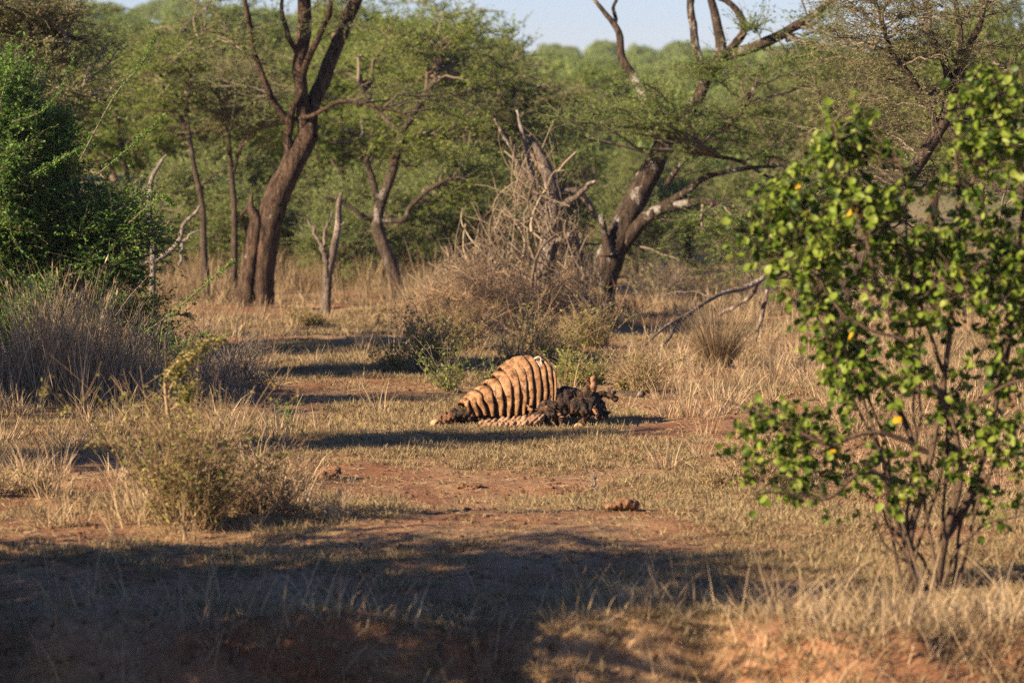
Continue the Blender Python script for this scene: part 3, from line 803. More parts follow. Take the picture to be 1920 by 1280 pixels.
bgs = [  # pixel, depth, kind, scale, label
 (30, 104, 0, 1.0, "hazy green acacia at the far left behind the big bush"),
 (150, 125, 2, 1.05, "acacia with rounded crown behind the dark boughs at left"),
 (235, 98, 1, .95, "broad acacia behind the bleached dead tree"),
 (300, 140, 0, 1.12, "acacia filling the gap left of the slender zigzag stem"),
 (395, 112, 2, 1.0, "upright acacia between the slender stem and the leaning tree"),
 (455, 128, 1, 1.15, "wide acacia behind the leaning tree's left side branch"),
 (540, 102, 3, 1.05, "drab acacia directly behind the leaning trunk"),
 (615, 135, 0, 1.15, "tall acacia seen between the leaning tree's upper limbs"),
 (660, 99, 1, .95, "acacia behind the bare grey snag"),
 (745, 118, 0, 1.15, "bright green acacia behind the pale forked tree"),
 (825, 108, 2, 1.0, "tall green acacia behind the dark low trunked tree"),
 (905, 98, 3, 1.05, "olive acacia directly behind the brush heap's left slope"),
 (955, 125, 1, .95, "green acacia left of the sky gap"),
 (1010, 155, 2, .8, "acacia whose crown meets the sky behind the broken dead tree"),
 (1085, 190, 0, 1.0, "far acacia below the sky gap in the middle"),
 (1165, 240, 1, 1.0, "distant acacia on the slope behind the bare curved branch"),
 (1440, 150, 1, 1.0, "acacia beyond the lichen covered tree's lower limbs"),
 (1540, 112, 3, 1.0, "drab acacia left of the many-branched brown tree"),
 (1640, 128, 0, 1.05, "green acacia behind the leafy shrub's top"),
 (1745, 100, 3, 1.1, "olive acacia behind the many-branched brown tree"),
 (1850, 118, 2, 1.1, "green acacia toward the right edge behind the shrub"),
 (1935, 96, 1, 1.05, "broad acacia cut by the right edge"),
 (1110, 118, 4, .8, "low round green bush in the open ground behind the brush heap"),
 (1215, 150, 4, .9, "low green bush seen under the lichen covered tree's limbs"),
 (1330, 118, 4, .75, "dull low bush right of the lichen covered trunk"),
 (1400, 98, 4, .8, "low dark bush beside the fallen grey branch"),
 (1010, 96, 4, 1.0, "dark green bush directly behind the broken dead tree"),
 (870, 88, 4, .9, "dark bush behind the brush heap's left foot"),
 (680, 92, 4, .8, "low green bush between the snag and the pale forked tree"),
 (560, 96, 4, .9, "green bush behind the leaning trunk's foot"),
 (410, 95, 4, .95, "bright green bush between the two thin stems"),
 (255, 84, 4, .7, "low shadowy bush behind the white dead tree's foot"),
 (470, 88, 4, .75, "low bush right behind the leaning tree's broken stub"),
 (640, 84, 4, .6, "low round bush beside the bare grey snag"),
 (735, 86, 4, .7, "low bush behind the dark foot of the pale forked tree"),
 (1290, 100, 4, .7, "low dull bush seen just right of the lichen covered trunk's foot"),
 (1190, 92, 4, .6, "low brownish bush close behind the lichen covered trunk"),
 (1500, 92, 4, .8, "low bush left of the leafy shrub's crown in the open grass"),
 (335, 90, 4, .9, "low bush behind the bleached dead tree's side limb"),
]
used = set(); rng = R(790)
for (px, D, kd, sc_, lab) in bgs:
    p = spot(px, D)
    if kd not in used:
        used.add(kd); o = kinds[kd]; o.location = p; o.scale = (sc_,) * 3; o.rotation_euler = (0, 0, rng.random() * 6.28); o['label'] = lab
    else:
        o = copy_tree(kinds[kd], p, rng.random() * 6.28, (sc_ * (.92 + .16 * rng.random()), sc_, sc_ * (.94 + .12 * rng.random())), lab)
    if kd == 4: o['category'] = "bush"; o.name = "bush"

# far woodland on the slope: one mass
fk = []
for i in range(3):
    rng = R(820 + i); g = Geo(); n = 2600
    dd = rdir(rng, n); dd[:, 2] = np.abs(dd[:, 2]) * 1.0 - .15
    rr = (.55 + .45 * rng.random((n, 1)) ** .5) * (1 + .35 * vnoise(dd * 2.2 + i * 5)[:, None])
    p = dd * rr * np.array([2.6, 2.6, 1.7]) + np.array([0, 0, 1.9])
    leaves(g, p, rdir(rng, n), nrm(dd + rng.normal(0, .7, (n, 3))), .42, .16)
    fk.append(g.mesh("woodland_crown", FARLEAF, None, False))
rng = R(830); n = 2100
y = 170 + 780 * rng.random(n) ** .9; x = (rng.random(n) * 2 - 1) * y * .19
keep = rng.random(n) < np.clip(.2 + sstep(180, 330, y) , 0, 1) * (.45 + .55 * sstep(-.3, .2, fbm(np.stack([x * .03, y * .012], -1), 3, 40)))
x, y = x[keep], y[keep]; n = len(x)
sc = .6 + 1.1 * rng.random(n) ** 2
scatter("far_woodland", np.stack([x, y, height(x, y) - .3], -1), rng.random(n) * 6.28, np.stack([sc, sc, sc * (.8 + .5 * rng.random(n))], -1), rng.integers(0, 3, n), np.zeros((n, 2)), fk, FARLEAF)

# thin warm-season haze over the whole plain
hm, hnt, hN, hL = mat("thin_haze")
hv = hN("ShaderNodeVolumePrincipled"); hv.inputs["Density"].default_value = .0001; hv.inputs["Color"].default_value = (.86, .91, 1, 1); hv.inputs["Anisotropy"].default_value = .2
ho = hN("ShaderNodeOutputMaterial"); hL(hv.outputs[0], ho.inputs["Volume"])
hx, hy0, hy1, hz0, hz1 = 1600, -60, 4100, -6, 62
hV = np.array([(x_, y_, z_) for x_ in (-hx, hx) for y_ in (hy0, hy1) for z_ in (hz0, hz1)], float)
build("haze", Geo().add(hV, [(0, 1, 3, 2), (4, 6, 7, 5), (0, 4, 5, 1), (2, 3, 7, 6), (0, 2, 6, 4), (1, 5, 7, 3)]), hm, smooth=False, kind='stuff')

# ---- acacias standing left of the view: their shade crosses the clearing
def shade_tree(kind, shadow_xy, z, sc_, label, rz=0):
    L = z / tan(SUN_EL)
    x, y = shadow_xy[0] - cos(SUN_AZ) * L, shadow_xy[1] - sin(SUN_AZ) * L
    return copy_tree(kinds[kind], (x, y, gnd(x, y)), rz, sc_, label)
shade_tree(1, (-2.4, 27.8), 4.0, (1.3, .95, 1.05), "acacia outside the left edge whose crown shades the near ground")
shade_tree(0, (-2.0, 25.4), 4.6, (1.25, .9, 1.0), "second acacia outside the left edge shading the near bank", 1.2)
shade_tree(1, (-2.0, 23.0), 4.2, (1.2, .9, 1.0), "acacia outside the left edge nearest to the viewer, shading the gully", 4.0)
shade_tree(1, (-6.5, 28.8), 4.0, (1.2, .8, 1.0), "acacia outside the left edge farther out along the near shade", 2.6)
shade_tree(3, (0.3, 29.2), 3.6, (1.25, .75, 1.0), "third acacia outside the left edge shading the far rim of the near shade", 2.2)
shade_tree(2, (-3.0, 40.8), 5.0, (.75, .5, 1.0), "narrow acacia outside the left edge shading the strip before the carcass", 0)
shade_tree(0, (-5.0, 46.8), 3.6, (1.0, .62, .78), "acacia outside the left edge shading the green bush", 0)
shade_tree(3, (-4.3, 48.4), 2.9, (1.0, .65, .56), "low acacia outside the left edge shading the dead grass", 1.0)
shade_tree(1, (-8.0, 49.0), 3.2, (1.1, .7, .78), "acacia outside the left edge behind the one that shades the bush", 2.0)
shade_tree(0, (-8.5, 52.2), 3.4, (1.1, .7, .74), "acacia outside the left edge standing level with the big bush", 3.0)
shade_tree(0, (-4.6, 59.0), 4.6, (.9, .85, 1.0), "acacia outside the left edge shading the track below the leaning tree", .6)

# ------------------------------------------------------------------ big green bush at left with tall dead grass before it
def shrub(name, label, cat, base, vols, stems, leafm, twigm, ns, nt, nl, seed, leafL, leafW, stem_r=.02, **kw):
    root = thing(name, label, cat, base)
    rng = R(seed); lims = []
    g = Geo()
    for i in range(stems):
        v = vols[int(rng.integers(0, len(vols)))]
        e = np.asarray(v[0]) + rdir(rng, 1)[0] * np.asarray(v[1]) * .55
        s0 = np.asarray(base, float) + np.array([rng.normal(0, .3), rng.normal(0, .3), 0]) * np.asarray(v[1])[0] * .35
        s0[2] = gnd(s0[0], s0[1]) - .03
        m_ = s0 * .5 + e * .5 + np.array([0, 0, .15 * (e[2] - s0[2])]) + rng.normal(0, .05, 3)
        q = Geo(); P, _ = limb(q, [s0, m_, e], [stem_r, stem_r * .75, stem_r * .35], 14, 6, .1, seed + i, .03)
        build("stem", q, twigm, root); lims.append(P)
    s = spray(lims, vols, ns, nt, nl, seed + 3, **kw)
    g = Geo(); tubes(g, s['P'], s['R'], 4); tubes(g, s['TP'], s['TR'], 3); build("twigs", g, twigm, root, kind='stuff')
    g = Geo(); q = len(s['lp']); r = s['rng']
    leaves(g, s['lp'], s['ld'], s['ln'], leafL * (.6 + .8 * r.random(q)), leafW * (.6 + .8 * r.random(q)))
    build("foliage", g, leafm, root, smooth=False, kind='stuff')
    return root
DB = 51.5
shrub("green_bush", "big dense green bush at the left, sunlit only along its top", "bush", spot(60, DB), [
    vol(-70, 180, 120, 520, DB, 1.6, 2.5), vol(-80, 330, 300, 620, DB, 1.3, 2.4), vol(-60, 100, 70, 330, DB, 1.0, 1.5), vol(60, 330, 330, 540, DB, 1.0, 1.0),
    vol(-120, 480, 260, 700, DB, 1.3, 1.4), vol(60, 210, 150, 330, DB, .6, .35), vol(200, 560, 400, 700, DB, .8, .5)], 26, BUSHL, TWIG, 620, 30, 13, 900, .046, .024, .026,
    tw=(.18, .5), flat=.6, sec_r=(.016, .004), up=.08)
# long leafy shoots sticking out of it
g_shoots = []
shoots = [([(150, 300), (215, 180), (265, 120), (290, 70)], 50.8), ([(20, 230), (90, 200), (140, 110)], 50.6), ([(0, 200), (15, 130), (22, 85)], 50.6), ([(180, 330), (250, 270), (310, 215)], 50.8),
          ([(240, 420), (300, 370), (325, 385)], 50.4), ([(250, 640), (330, 580), (400, 520), (440, 490)], 49.2), ([(260, 700), (350, 640), (390, 625)], 49.0), ([(60, 330), (110, 300), (160, 275)], 50.2)]
rs = thing("green_bush", "long leafy shoots arching out of the big bush", "bush", spot(180, 50.4))
for i, (pp, D) in enumerate(shoots):
    q = Geo(); P, _ = limb(q, px_limb(pp, D), [.012, .009, .005], 14, 5, .05, 930 + i); build("shoot", q, TWIG, rs)
    rng = R(940 + i); n = 420
    u = rng.random(n) * 13; j = np.minimum(u.astype(int), 12); f = (u - j)[:, None]
    lp = P[j] * (1 - f) + P[j + 1] * f; tg = nrm(P[j + 1] - P[j])
    side = rdir(rng, n, .6); lp = lp + side * .10 * rng.random((n, 1)) * (1.2 - .9 * (u / 13))[:, None]
    q = Geo(); leaves(q, lp, tg * .6 + rdir(rng, n), nrm(np.array([0, 0, 1.]) + rng.normal(0, .6, (n, 3))), .04, .02); build("foliage", q, BUSHL, rs, smooth=False, kind='stuff')

# tall weathered grass and dead brush in front of the bush
rng = R(950); g = Geo(); n = 5600
px = rng.random(n) * 640 - 140; D = 47.6 + rng.normal(0, .9, n)
x = (px - 960) / FPX * D
env = np.exp(-((px - 130) / 190) ** 4) * .75 + .25 + .35 * np.exp(-((px - 120) / 90) ** 2)
kk = rng.random(n) < (.35 + .65 * sstep(-.3, .3, fbm(np.stack([x * 1.2, D * 1.2], -1), 3, 50))) * sstep(500, 440, px)
x, D, env = x[kk], D[kk], env[kk]; n = len(x)
L = (.25 + 1.15 * rng.random(n) ** 1.3) * env
P = blades(g, np.stack([x, D, height(x, D) - .02], -1), L, .05 + .38 * rng.random(n), .008 * (.7 + .7 * rng.random(n)), rng, 6, .7)
tips = P[::14, -1]; m_ = len(tips)
leaves(g, tips, nrm(P[::14, -1] - P[::14, -2]), rdir(rng, m_), .13, .02)
n = 420; px = np.concatenate([rng.normal(130, 75, 300), rng.random(120) * 520 - 60]); D = 47.0 + rng.normal(0, .6, n); x = (px - 960) / FPX * D
P = blades(g, np.stack([x, D, height(x, D) - .02], -1), (.6 + 1.05 * rng.random(n)) * (.5 + .6 * np.exp(-((px - 130) / 150) ** 2)), .03 + .3 * rng.random(n), .012, rng, 7, .8)
leaves(g, P[::3, -1] - [0, 0, .03], nrm(P[::3, -1] - P[::3, -2]), rdir(rng, len(P[::3])), .16, .022)
build("tall_dry_grass", g, STRAWDK, smooth=False, kind='stuff')
rng = R(960); g = Geo(); n = 1500; k = 7; tt = np.linspace(0, 1, k)[None, :, None]
px = rng.random(n) * 640 - 130; D = 48.2 + rng.normal(0, .7, n)
x = (px - 960) / FPX * D; kk = rng.random(n) < sstep(520, 430, px); x, D, px = x[kk], D[kk], px[kk]; n = len(x)
hh = .25 + .8 * rng.random(n)
st = np.stack([x, D, height(x, D) + .25 * rng.random(n)], -1)
P = st[:, None] + (rdir(rng, n) * np.array([1, .7, .8]) + np.array([0, 0, .35]))[:, None] * tt * hh[:, None, None] + rdir(rng, n)[:, None] * tt ** 2 * .3
P[:, 1:] += np.cumsum(rng.normal(0, .018, (n, k - 1, 3)), 1)
P[..., 2] = np.maximum(P[..., 2], .02)
tubes(g, P, .0055 * (.5 + rng.random((n, 1))) * np.linspace(1, .4, k)[None], 3)
build("dead_brush", g, BRUSHG, kind='stuff')

# ------------------------------------------------------------------ low shrubs of the clearing
def low(label, px, py, wpx, hpx, leafm=LOWLEAF, twigm=RUST, n=70, nl=26, seed=0, lL=.035, lW=.02, name="low_shrub", green=1.0):
    """scraggly shrub: upright and leaning sprigs from a wide foot, small leaves along them"""
    p = on_ground(px, py); D = p[1]; k = D / FPX; W2, H2 = wpx * k * .5, hpx * k
    root = thing(name, label, "shrub", p); rng = R(seed)
    nc = max(3, n // 24); ca_ = np.stack([(rng.random(nc) * 2 - 1) * W2 * .75, rng.normal(0, .35, nc) * W2], -1); ch = .3 + .8 * rng.random(nc)
    ci = rng.integers(0, nc, n)
    x0 = ca_[ci, 0] + rng.normal(0, .12, n) * W2; y0 = ca_[ci, 1] + rng.normal(0, .12, n) * W2
    st = np.stack([p[0] + x0, p[1] + y0, height(p[0] + x0, p[1] + y0) - .02], -1)
    h = 1.35 * H2 * ch[ci] * (.45 + .6 * rng.random(n)) * (1 - .35 * (np.abs(x0) / W2) ** 2)
    kk = 8; t = np.linspace(0, 1, kk)[None, :, None]
    ln = np.stack([x0 / W2 * .25 + rng.normal(0, .30, n), rng.normal(0, .35, n), np.ones(n)], -1)
    bd = np.stack([rng.normal(0, .3, n), rng.normal(0, .3, n), -.25 * rng.random(n)], -1)
    P = st[:, None] + (ln[:, None] * t + bd[:, None] * t ** 2) * h[:, None, None]
    P[:, 1:] += np.cumsum(rng.normal(0, .012, (n, kk - 1, 3)), 1)
    g = Geo(); tubes(g, P, (.0055 * (.6 + .7 * rng.random((n, 1)))) * np.linspace(1, .35, kk)[None], 4)
    m = n * 6; si = rng.integers(0, n, m); ji = rng.integers(1, kk - 1, m)
    a0 = P[si, ji]; dv = nrm(rdir(rng, m, .6) + np.array([0, 0, .5])) * (H2 * (.08 + .22 * rng.random((m, 1))))
    t4 = np.linspace(0, 1, 4)[None, :, None]; TP = a0[:, None] + dv[:, None] * t4 + rdir(rng, m)[:, None] * .15 * np.linalg.norm(dv, axis=1)[:, None, None] * t4 ** 2
    tubes(g, TP, .0028 * np.linspace(1, .6, 4)[None] * np.ones((m, 1)), 3)
    build("stems", g, twigm, root, kind='stuff')
    gm = (rng.random(n) < green); q = n * nl
    s1 = rng.integers(0, m, q); lp = TP[s1, rng.integers(0, 4, q)] + rng.normal(0, .012, (q, 3)); own = si[s1]
    keep = gm[own]; lp = lp[keep]; q = len(lp)
    g = Geo(); leaves(g, lp, rdir(rng, q), nrm(np.array([0, 0, .6]) + rng.normal(0, 1, (q, 3))), lL * (.6 + .8 * rng.random(q)), lW * (.6 + .8 * rng.random(q)))
    build("foliage", g, leafm, root, smooth=False, kind='stuff')
    return root
low("sprawling half-dry shrub in the sun at the near left, yellow-green in the middle", 375, 985, 215, 270, LOWLEAF, RUST, 170, 46, 1000, .042, .022, green=.6)
low("low dry bush beside the near left shrub, nearly leafless", 510, 965, 190, 130, RUST, RUST, 130, 14, 1020, .03, .012, green=.5)
low("small dry shrub cut by the left edge before the dead grass", 20, 930, 170, 120, LOWLEAF, RUST, 90, 14, 1030, green=.6)
low("leafy green and brown shrub left of the ribcage beyond the track", 775, 702, 175, 140, LOWLEAF, RUST, 130, 46, 1040, .042, .022, green=.8)
low("green leafy shrub right behind the ribcage's low end", 885, 735, 130, 95, SHRUBL, TWIG, 90, 34, 1060, .042, .022, green=.7)
low("dry twiggy shrub behind the ribcage top", 960, 690, 180, 120, LOWLEAF, RUST, 120, 16, 1080, .036, .018, green=.5)
low("green shrub behind the upright leg stump", 1100, 722, 120, 115, SHRUBL, RUST, 90, 34, 1100, .04, .02, green=.65)
low("olive twiggy shrub right of the carcass's end", 1190, 732, 140, 105, LOWLEAF, RUST, 110, 24, 1120, .036, .018, green=.6)
low("yellow-tipped shrub at the foot of the lichen covered tree", 1140, 655, 170, 105, LOWLEAF, RUST, 110, 26, 1140, .045, .024, green=.7)
low("yellow flecked shrub before the rusty thicket", 1000, 660, 170, 95, LOWLEAF, RUST, 100, 24, 1150, .045, .024, green=.6)
low("small straggling shrub left of the rusty thicket", 850, 660, 150, 90, LOWLEAF, RUST, 90, 26, 1155, .045, .024, green=.6)
low("twiggy dry shrub between the carcass and the leafy shrub", 1400, 915, 200, 120, LOWLEAF, RUST, 110, 12, 1160, .03, .015, green=.5)
low("small weed with pale green leaves left of the carcass", 540, 795, 50, 45, BUSHL, TWIG, 14, 26, 1180, .03, .014, "weed")
low("grey thorny bush in the grass right of the lichen covered trunk", 1250, 566, 150, 95, LOWLEAF, BRUSHG, 120, 14, 1170, .06, .03, green=.5)
low("dim brown thorny bush beyond the fallen grey branch", 1360, 566, 170, 100, LOWLEAF, BRUSHG, 120, 18, 1172, .06, .03, green=.5)
low("brown bush at the end of the open grass before the leafy shrub", 1470, 575, 150, 90, LOWLEAF, RUST, 100, 18, 1174, .055, .03, green=.6)
low("low dry shrub under the leaning tree", 560, 612, 150, 45, LOWLEAF, RUST, 80, 20, 1190, .05, .025, green=.6)
low("dry twiggy bush at the right end of the dead grass", 455, 735, 130, 115, LOWLEAF, BRUSHG, 110, 8, 1200, .03, .015, green=.4)
# straw tussock that stands out on the right
pt = on_ground(1345, 690); g = Geo(); rng = R(1210); n = 700
a = rng.random(n) * 6.28; r_ = .16 * np.sqrt(rng.random(n))
blades(g, np.stack([pt[0] + np.cos(a) * r_, pt[1] + np.sin(a) * r_, np.full(n, pt[2] - .02)], -1), .45 + .65 * rng.random(n), .05 + .6 * rng.random(n), .009, rng, 6, .9, a)
th = thing("grass_tussock", "tall straw tussock fanning out below the fallen grey branch", "grass tuft", pt); build("blades", g, GOLD, th, smooth=False, kind='stuff')

# the bent sapling in the near left shrub
Ds = on_ground(330, 985)[1]
sp = thing("sapling", "thin bent sapling with feathery yellow-green leaves above the near left shrub", "sapling", spot(335, Ds))
sap = [([(338, 900), (322, 820), (312, 740), (316, 700), (350, 665), (395, 640), (420, 636)], [9, 8, 7, 6, 5, 4, 2]), ([(314, 740), (330, 710), (352, 680), (372, 655)], [6, 6, 5, 3]), ([(318, 770), (345, 750), (360, 720)], [4, 3, 2])]
lims = []
for i, (pp, w) in enumerate(sap):
    q = Geo(); P, _ = limb(q, px_limb(pp, Ds), [pxr(v, Ds) for v in w], 20, 6, .1, 1220 + i, .01); build("stem", q, RUST, sp); lims.append(P)
rng = R(1230); PP = np.concatenate([lims[0][9:], lims[1][6:], lims[2][8:]]); n = 950; j = rng.integers(0, len(PP), n)
lp = PP[j] + rdir(rng, n, .7) * .11 * rng.random((n, 1))
q = Geo(); leaves(q, lp, rdir(rng, n, .4), nrm(np.array([0, 0, .8]) + rng.normal(0, .9, (n, 3))), .055, .02); build("foliage", q, LOWLEAF, sp, smooth=False, kind='stuff')

# ------------------------------------------------------------------ leafy shrub in the right foreground
DF = 28.3
pf = spot(1740, DF)
fs = thing("leafy_shrub", "large leafy green shrub with round leaves and a few yellow ones at the right", "shrub", pf)
st_px = [([(1716, 1118), (1704, 1015), (1722, 930), (1742, 850), (1762, 760), (1782, 600), (1800, 400), (1790, 260)], [17, 15, 14, 13, 12, 10, 8, 4], [0, 0, .1]),
         ([(1752, 1115), (1772, 1000), (1800, 900), (1790, 800), (1758, 730), (1700, 640), (1640, 520), (1600, 350), (1565, 230)], [22, 19, 15, 13, 11, 9, 8, 6, 3], [0, -.1, -.3]),
         ([(1742, 850), (1690, 822), (1620, 812), (1560, 832), (1480, 800), (1400, 762), (1345, 745)], [10, 9, 8, 6, 5, 4, 2], [0, -.3, -.4]),
         ([(1730, 890), (1692, 780), (1640, 700), (1560, 560), (1480, 450), (1425, 375)], [12, 11, 9, 7, 5, 2], [0, .3, .2]),
         ([(1700, 1010), (1664, 900), (1610, 890), (1550, 930), (1470, 925), (1400, 930)], [11, 9, 7, 5, 4, 2], [0, -.3, -.5]),
         ([(1765, 1020), (1800, 960), (1842, 860), (1880, 700), (1900, 560), (1930, 300), (1915, 130)], [14, 13, 12, 10, 9, 7, 3], [0, .2, .3]),
         ([(1780, 820), (1850, 745), (1945, 700)], [9, 7, 4], [0, -.3]),
         ([(1796, 420), (1850, 270), (1880, 170), (1905, 90)], [8, 6, 5, 2], [.1, 0]),
         ([(1700, 640), (1600, 600), (1530, 520), (1470, 480)], [7, 6, 4, 2], [-.3, -.5]),
         ([(1770, 700), (1720, 560), (1700, 420), (1690, 300)], [8, 7, 5, 3], [.1, -.3]),
         ([(1722, 1115), (1700, 1060), (1650, 1000), (1640, 940)], [8, 6, 4, 2], [0, -.3]),
         ([(1760, 1110), (1790, 1040), (1850, 980), (1930, 960)], [9, 7, 5, 3], [0, -.2])]
SBARK = bark_mat("shrub_bark", (.10, .062, .04), (.21, .145, .10), (.30, .24, .18), .6, 10)
lims = []
for i, (pp, w, dp) in enumerate(st_px):
    Q = px_limb(pp, DF, dp)
    if pp[0][1] > 1105: Q[0, 2] = gnd(Q[0, 0], Q[0, 1]) - .05
    q = Geo(); P, _ = limb(q, Q, [pxr(v, DF) for v in w], 34, 8, .12, 1300 + i, .02); build("stem", q, SBARK, fs); lims.append(P[8:])
fv = [vol(1410, 240, 1680, 600, DF, .55, 3.4), vol(1500, 180, 1640, 330, DF, .35, .7), vol(1620, 300, 1940, 640, DF, .6, 2.4), vol(1780, 110, 1950, 330, DF, .45, 1.1),
      vol(1480, 540, 1780, 800, DF, .5, 1.5), vol(1340, 720, 1620, 960, DF, .4, 1.1), vol(1740, 640, 1980, 1000, DF, .5, 1.3), vol(1840, 250, 2000, 760, DF, .4, 1.7), vol(1560, 820, 1760, 980, DF, .4, .5), vol(1340, 330, 1470, 600, DF, .25, .25)]
for i in range(12):
    rng = R(1360 + i); v = fv[int(rng.integers(0, len(fv)))]; e = v[0] + rdir(rng, 1)[0] * v[1] * .5
    s0 = np.array(pf) + [rng.normal(0, .13), rng.normal(0, .1), 0]; s0[2] = gnd(s0[0], s0[1]) - .04
    q = Geo(); P, _ = limb(q, [s0, s0 * .62 + e * .38 + [rng.normal(0, .06), 0, .12 * (e[2] - s0[2])], e], [.014, .010, .004], 30, 6, .12, 1380 + i, .05); build("stem", q, SBARK, fs); lims.append(P[8:])
s = spray(lims, fv, 780, 3, 3, 1330, tmin=.05, tw=(.05, .22), flat=1.0, sec_r=(.0045, .002), up=.1, bias=.5, n_pick=10)
g = Geo(); tubes(g, s['P'], s['R'], 5); tubes(g, s['TP'], s['TR'], 4); build("twigs", g, SBARK, fs, kind='stuff')
def round_leaf(L, Wd, cup, seed):
    rng = R(seed); o = [(0, 0), (.30, .10), (.48, .34), (.44, .62), (.26, .86), (0, 1.0)]
    V = [(0, t * L, -cup * L * .35 * sin(t * 2.6)) for t in (0, .16, .36, .62, .86, 1.0)]
    F = []
    for sgn in (-1, 1):
        b = len(V)
        for (a, t) in o[1:5]: V.append((sgn * a * Wd, t * L, cup * L * a * .9 - cup * L * .35 * sin(t * 2.6) + rng.normal(0, .03) * L))
        rim = [0, b, b + 1, b + 2, b + 3, 5]; mid = [0, 1, 2, 3, 4, 5]
        for i in range(5):
            f = [mid[i], mid[i + 1], rim[i + 1], rim[i]]
            f = [v for j, v in enumerate(f) if v not in f[:j]]
            F.append(f if sgn > 0 else f[::-1])
    return np.array(V), F
LV = []
for i in range(4):
    V, F = round_leaf(1, .78 + .12 * (i % 2), .2 + .16 * i, i); LV.append((V, F))
def leaf_mesh(i, m_):
    me = bpy.data.meshes.new("leaf"); me.from_pydata([tuple(v) for v in LV[i][0]], [], LV[i][1]); me.materials.append(m_)
    me.polygons.foreach_set("use_smooth", [True] * len(me.polygons)); return me
LM = [leaf_mesh(i, SHRUBL) for i in range(4)]; LY = leaf_mesh(1, YELLOW)
rng = R(1340); q = len(s['lp'])
cen = np.array([at(1690, 560, DF)])
outw = nrm(s['lp'] - cen)
nz = nrm(outw * .35 + np.array([-.35, -.35, .45]) + rng.normal(0, .75, (q, 3)))
ld = nrm(s['ld'] * .8 + np.array([0, 0, -.55]) + rng.normal(0, .3, (q, 3)))
sd_ = nrm(np.cross(ld, nz)); nz = np.cross(sd_, ld)
size = .042 + .043 * rng.random(q)
infr = [i for i in range(q)]
order = np.argsort(s['lp'][:, 1] - size * 12)
one, rest = order[:300], order[300:]
from mathutils import Matrix
yel = set(rng.choice(300, 9, replace=False).tolist())
for n_, i in enumerate(one):
    o = link("leaf", LY if n_ in yel else LM[i % 4], fs)
    if n_ in yel: o['label'] = "yellow leaf"
    M = Matrix(np.column_stack([sd_[i], ld[i], nz[i]]).tolist()).to_4x4()
    M = Matrix.Translation(Vector(s['lp'][i] - np.array(fs.location))) @ M @ Matrix.Scale(size[i], 4)
    o.matrix_basis = M
def many_leaves(ids, name, m_):
    g = Geo()
    for kind_ in range(4):
        idl = np.array([i for i in ids if i % 4 == kind_], int)
        if not len(idl): continue
        V, F = LV[kind_]
        W_ = s['lp'][idl][:, None] + size[idl][:, None, None] * (V[None, :, 0:1] * sd_[idl][:, None] + V[None, :, 1:2] * ld[idl][:, None] + V[None, :, 2:3] * nz[idl][:, None])
        nv = len(V); off = (np.arange(len(idl)) * nv)[:, None]
        Qs = np.array([f for f in F if len(f) == 4]); Ts = np.array([f for f in F if len(f) == 3])
        geoQ = (off[:, :, None] + Qs[None]).reshape(-1, 4); geoT = (off[:, :, None] + Ts[None]).reshape(-1, 3) if len(Ts) else None
        g.add(W_, geoQ, geoT)
    return build(name, g, m_, fs, kind='stuff')
yr = rng.choice(len(rest), 22, replace=False)
many_leaves([i for j, i in enumerate(rest) if j not in set(yr.tolist())], "leaves", SHRUBL)
many_leaves([rest[j] for j in yr], "yellow_leaves", YELLOW)

# ------------------------------------------------------------------ the carcass
DC = 44.0
KC = DC / FPX
def cp(px, py, w=0.0):
    """carcass point: photograph pixel, w metres behind the carcass plane"""
    return at(px, py, DC + w)

def tan_mat(name, a, b, c, stain, sc=9, amt=.56, bs=.7):
    m, nt, N, Lk = mat(name)
    tc = N("ShaderNodeTexCoord"); v = tc.outputs["Object"]
    col = ramp(nt, noise(nt, v, sc, 5, .7), [(.3, a), (.5, b), (.7, c)])
    k = ramp(nt, noise(nt, v, sc * 2.2, 6, .75, .5), [(amt, (0, 0, 0)), (amt + .1, (1, 1, 1))])
    col = mixc(nt, k, col, stain)
    finish(nt, col, .7, bump(nt, noise(nt, v, sc * 5, 5, .75), bs, .012), .3)
    return m
RIBM = tan_mat("dried_rib_skin", (.135, .064, .025), (.245, .128, .054), (.38, .235, .12), (.075, .032, .012), 7, .50)
HIDE = tan_mat("dark_dried_hide", (.006, .004, .003), (.020, .0115, .0075), (.15, .072, .03), (.012, .008, .006), 13, .58, 1.0)
FOLD = tan_mat("pale_folded_hide", (.15, .078, .04), (.27, .16, .09), (.40, .27, .17), (.12, .06, .03), 12)
KNOB = tan_mat("brown_stump", (.12, .055, .022), (.22, .11, .05), (.32, .18, .09), (.07, .03, .014), 14)
MEMB = tan_mat("dark_membrane", (.022, .012, .008), (.04, .02, .012), (.06, .03, .018), (.015, .008, .006))
BONE = tan_mat("weathered_bone", (.30, .16, .07), (.46, .28, .14), (.55, .38, .23), (.18, .08, .035))
SINEW = tan_mat("pale_sinew", (.34, .26, .21), (.46, .39, .33), (.55, .49, .43), (.2, .13, .1))

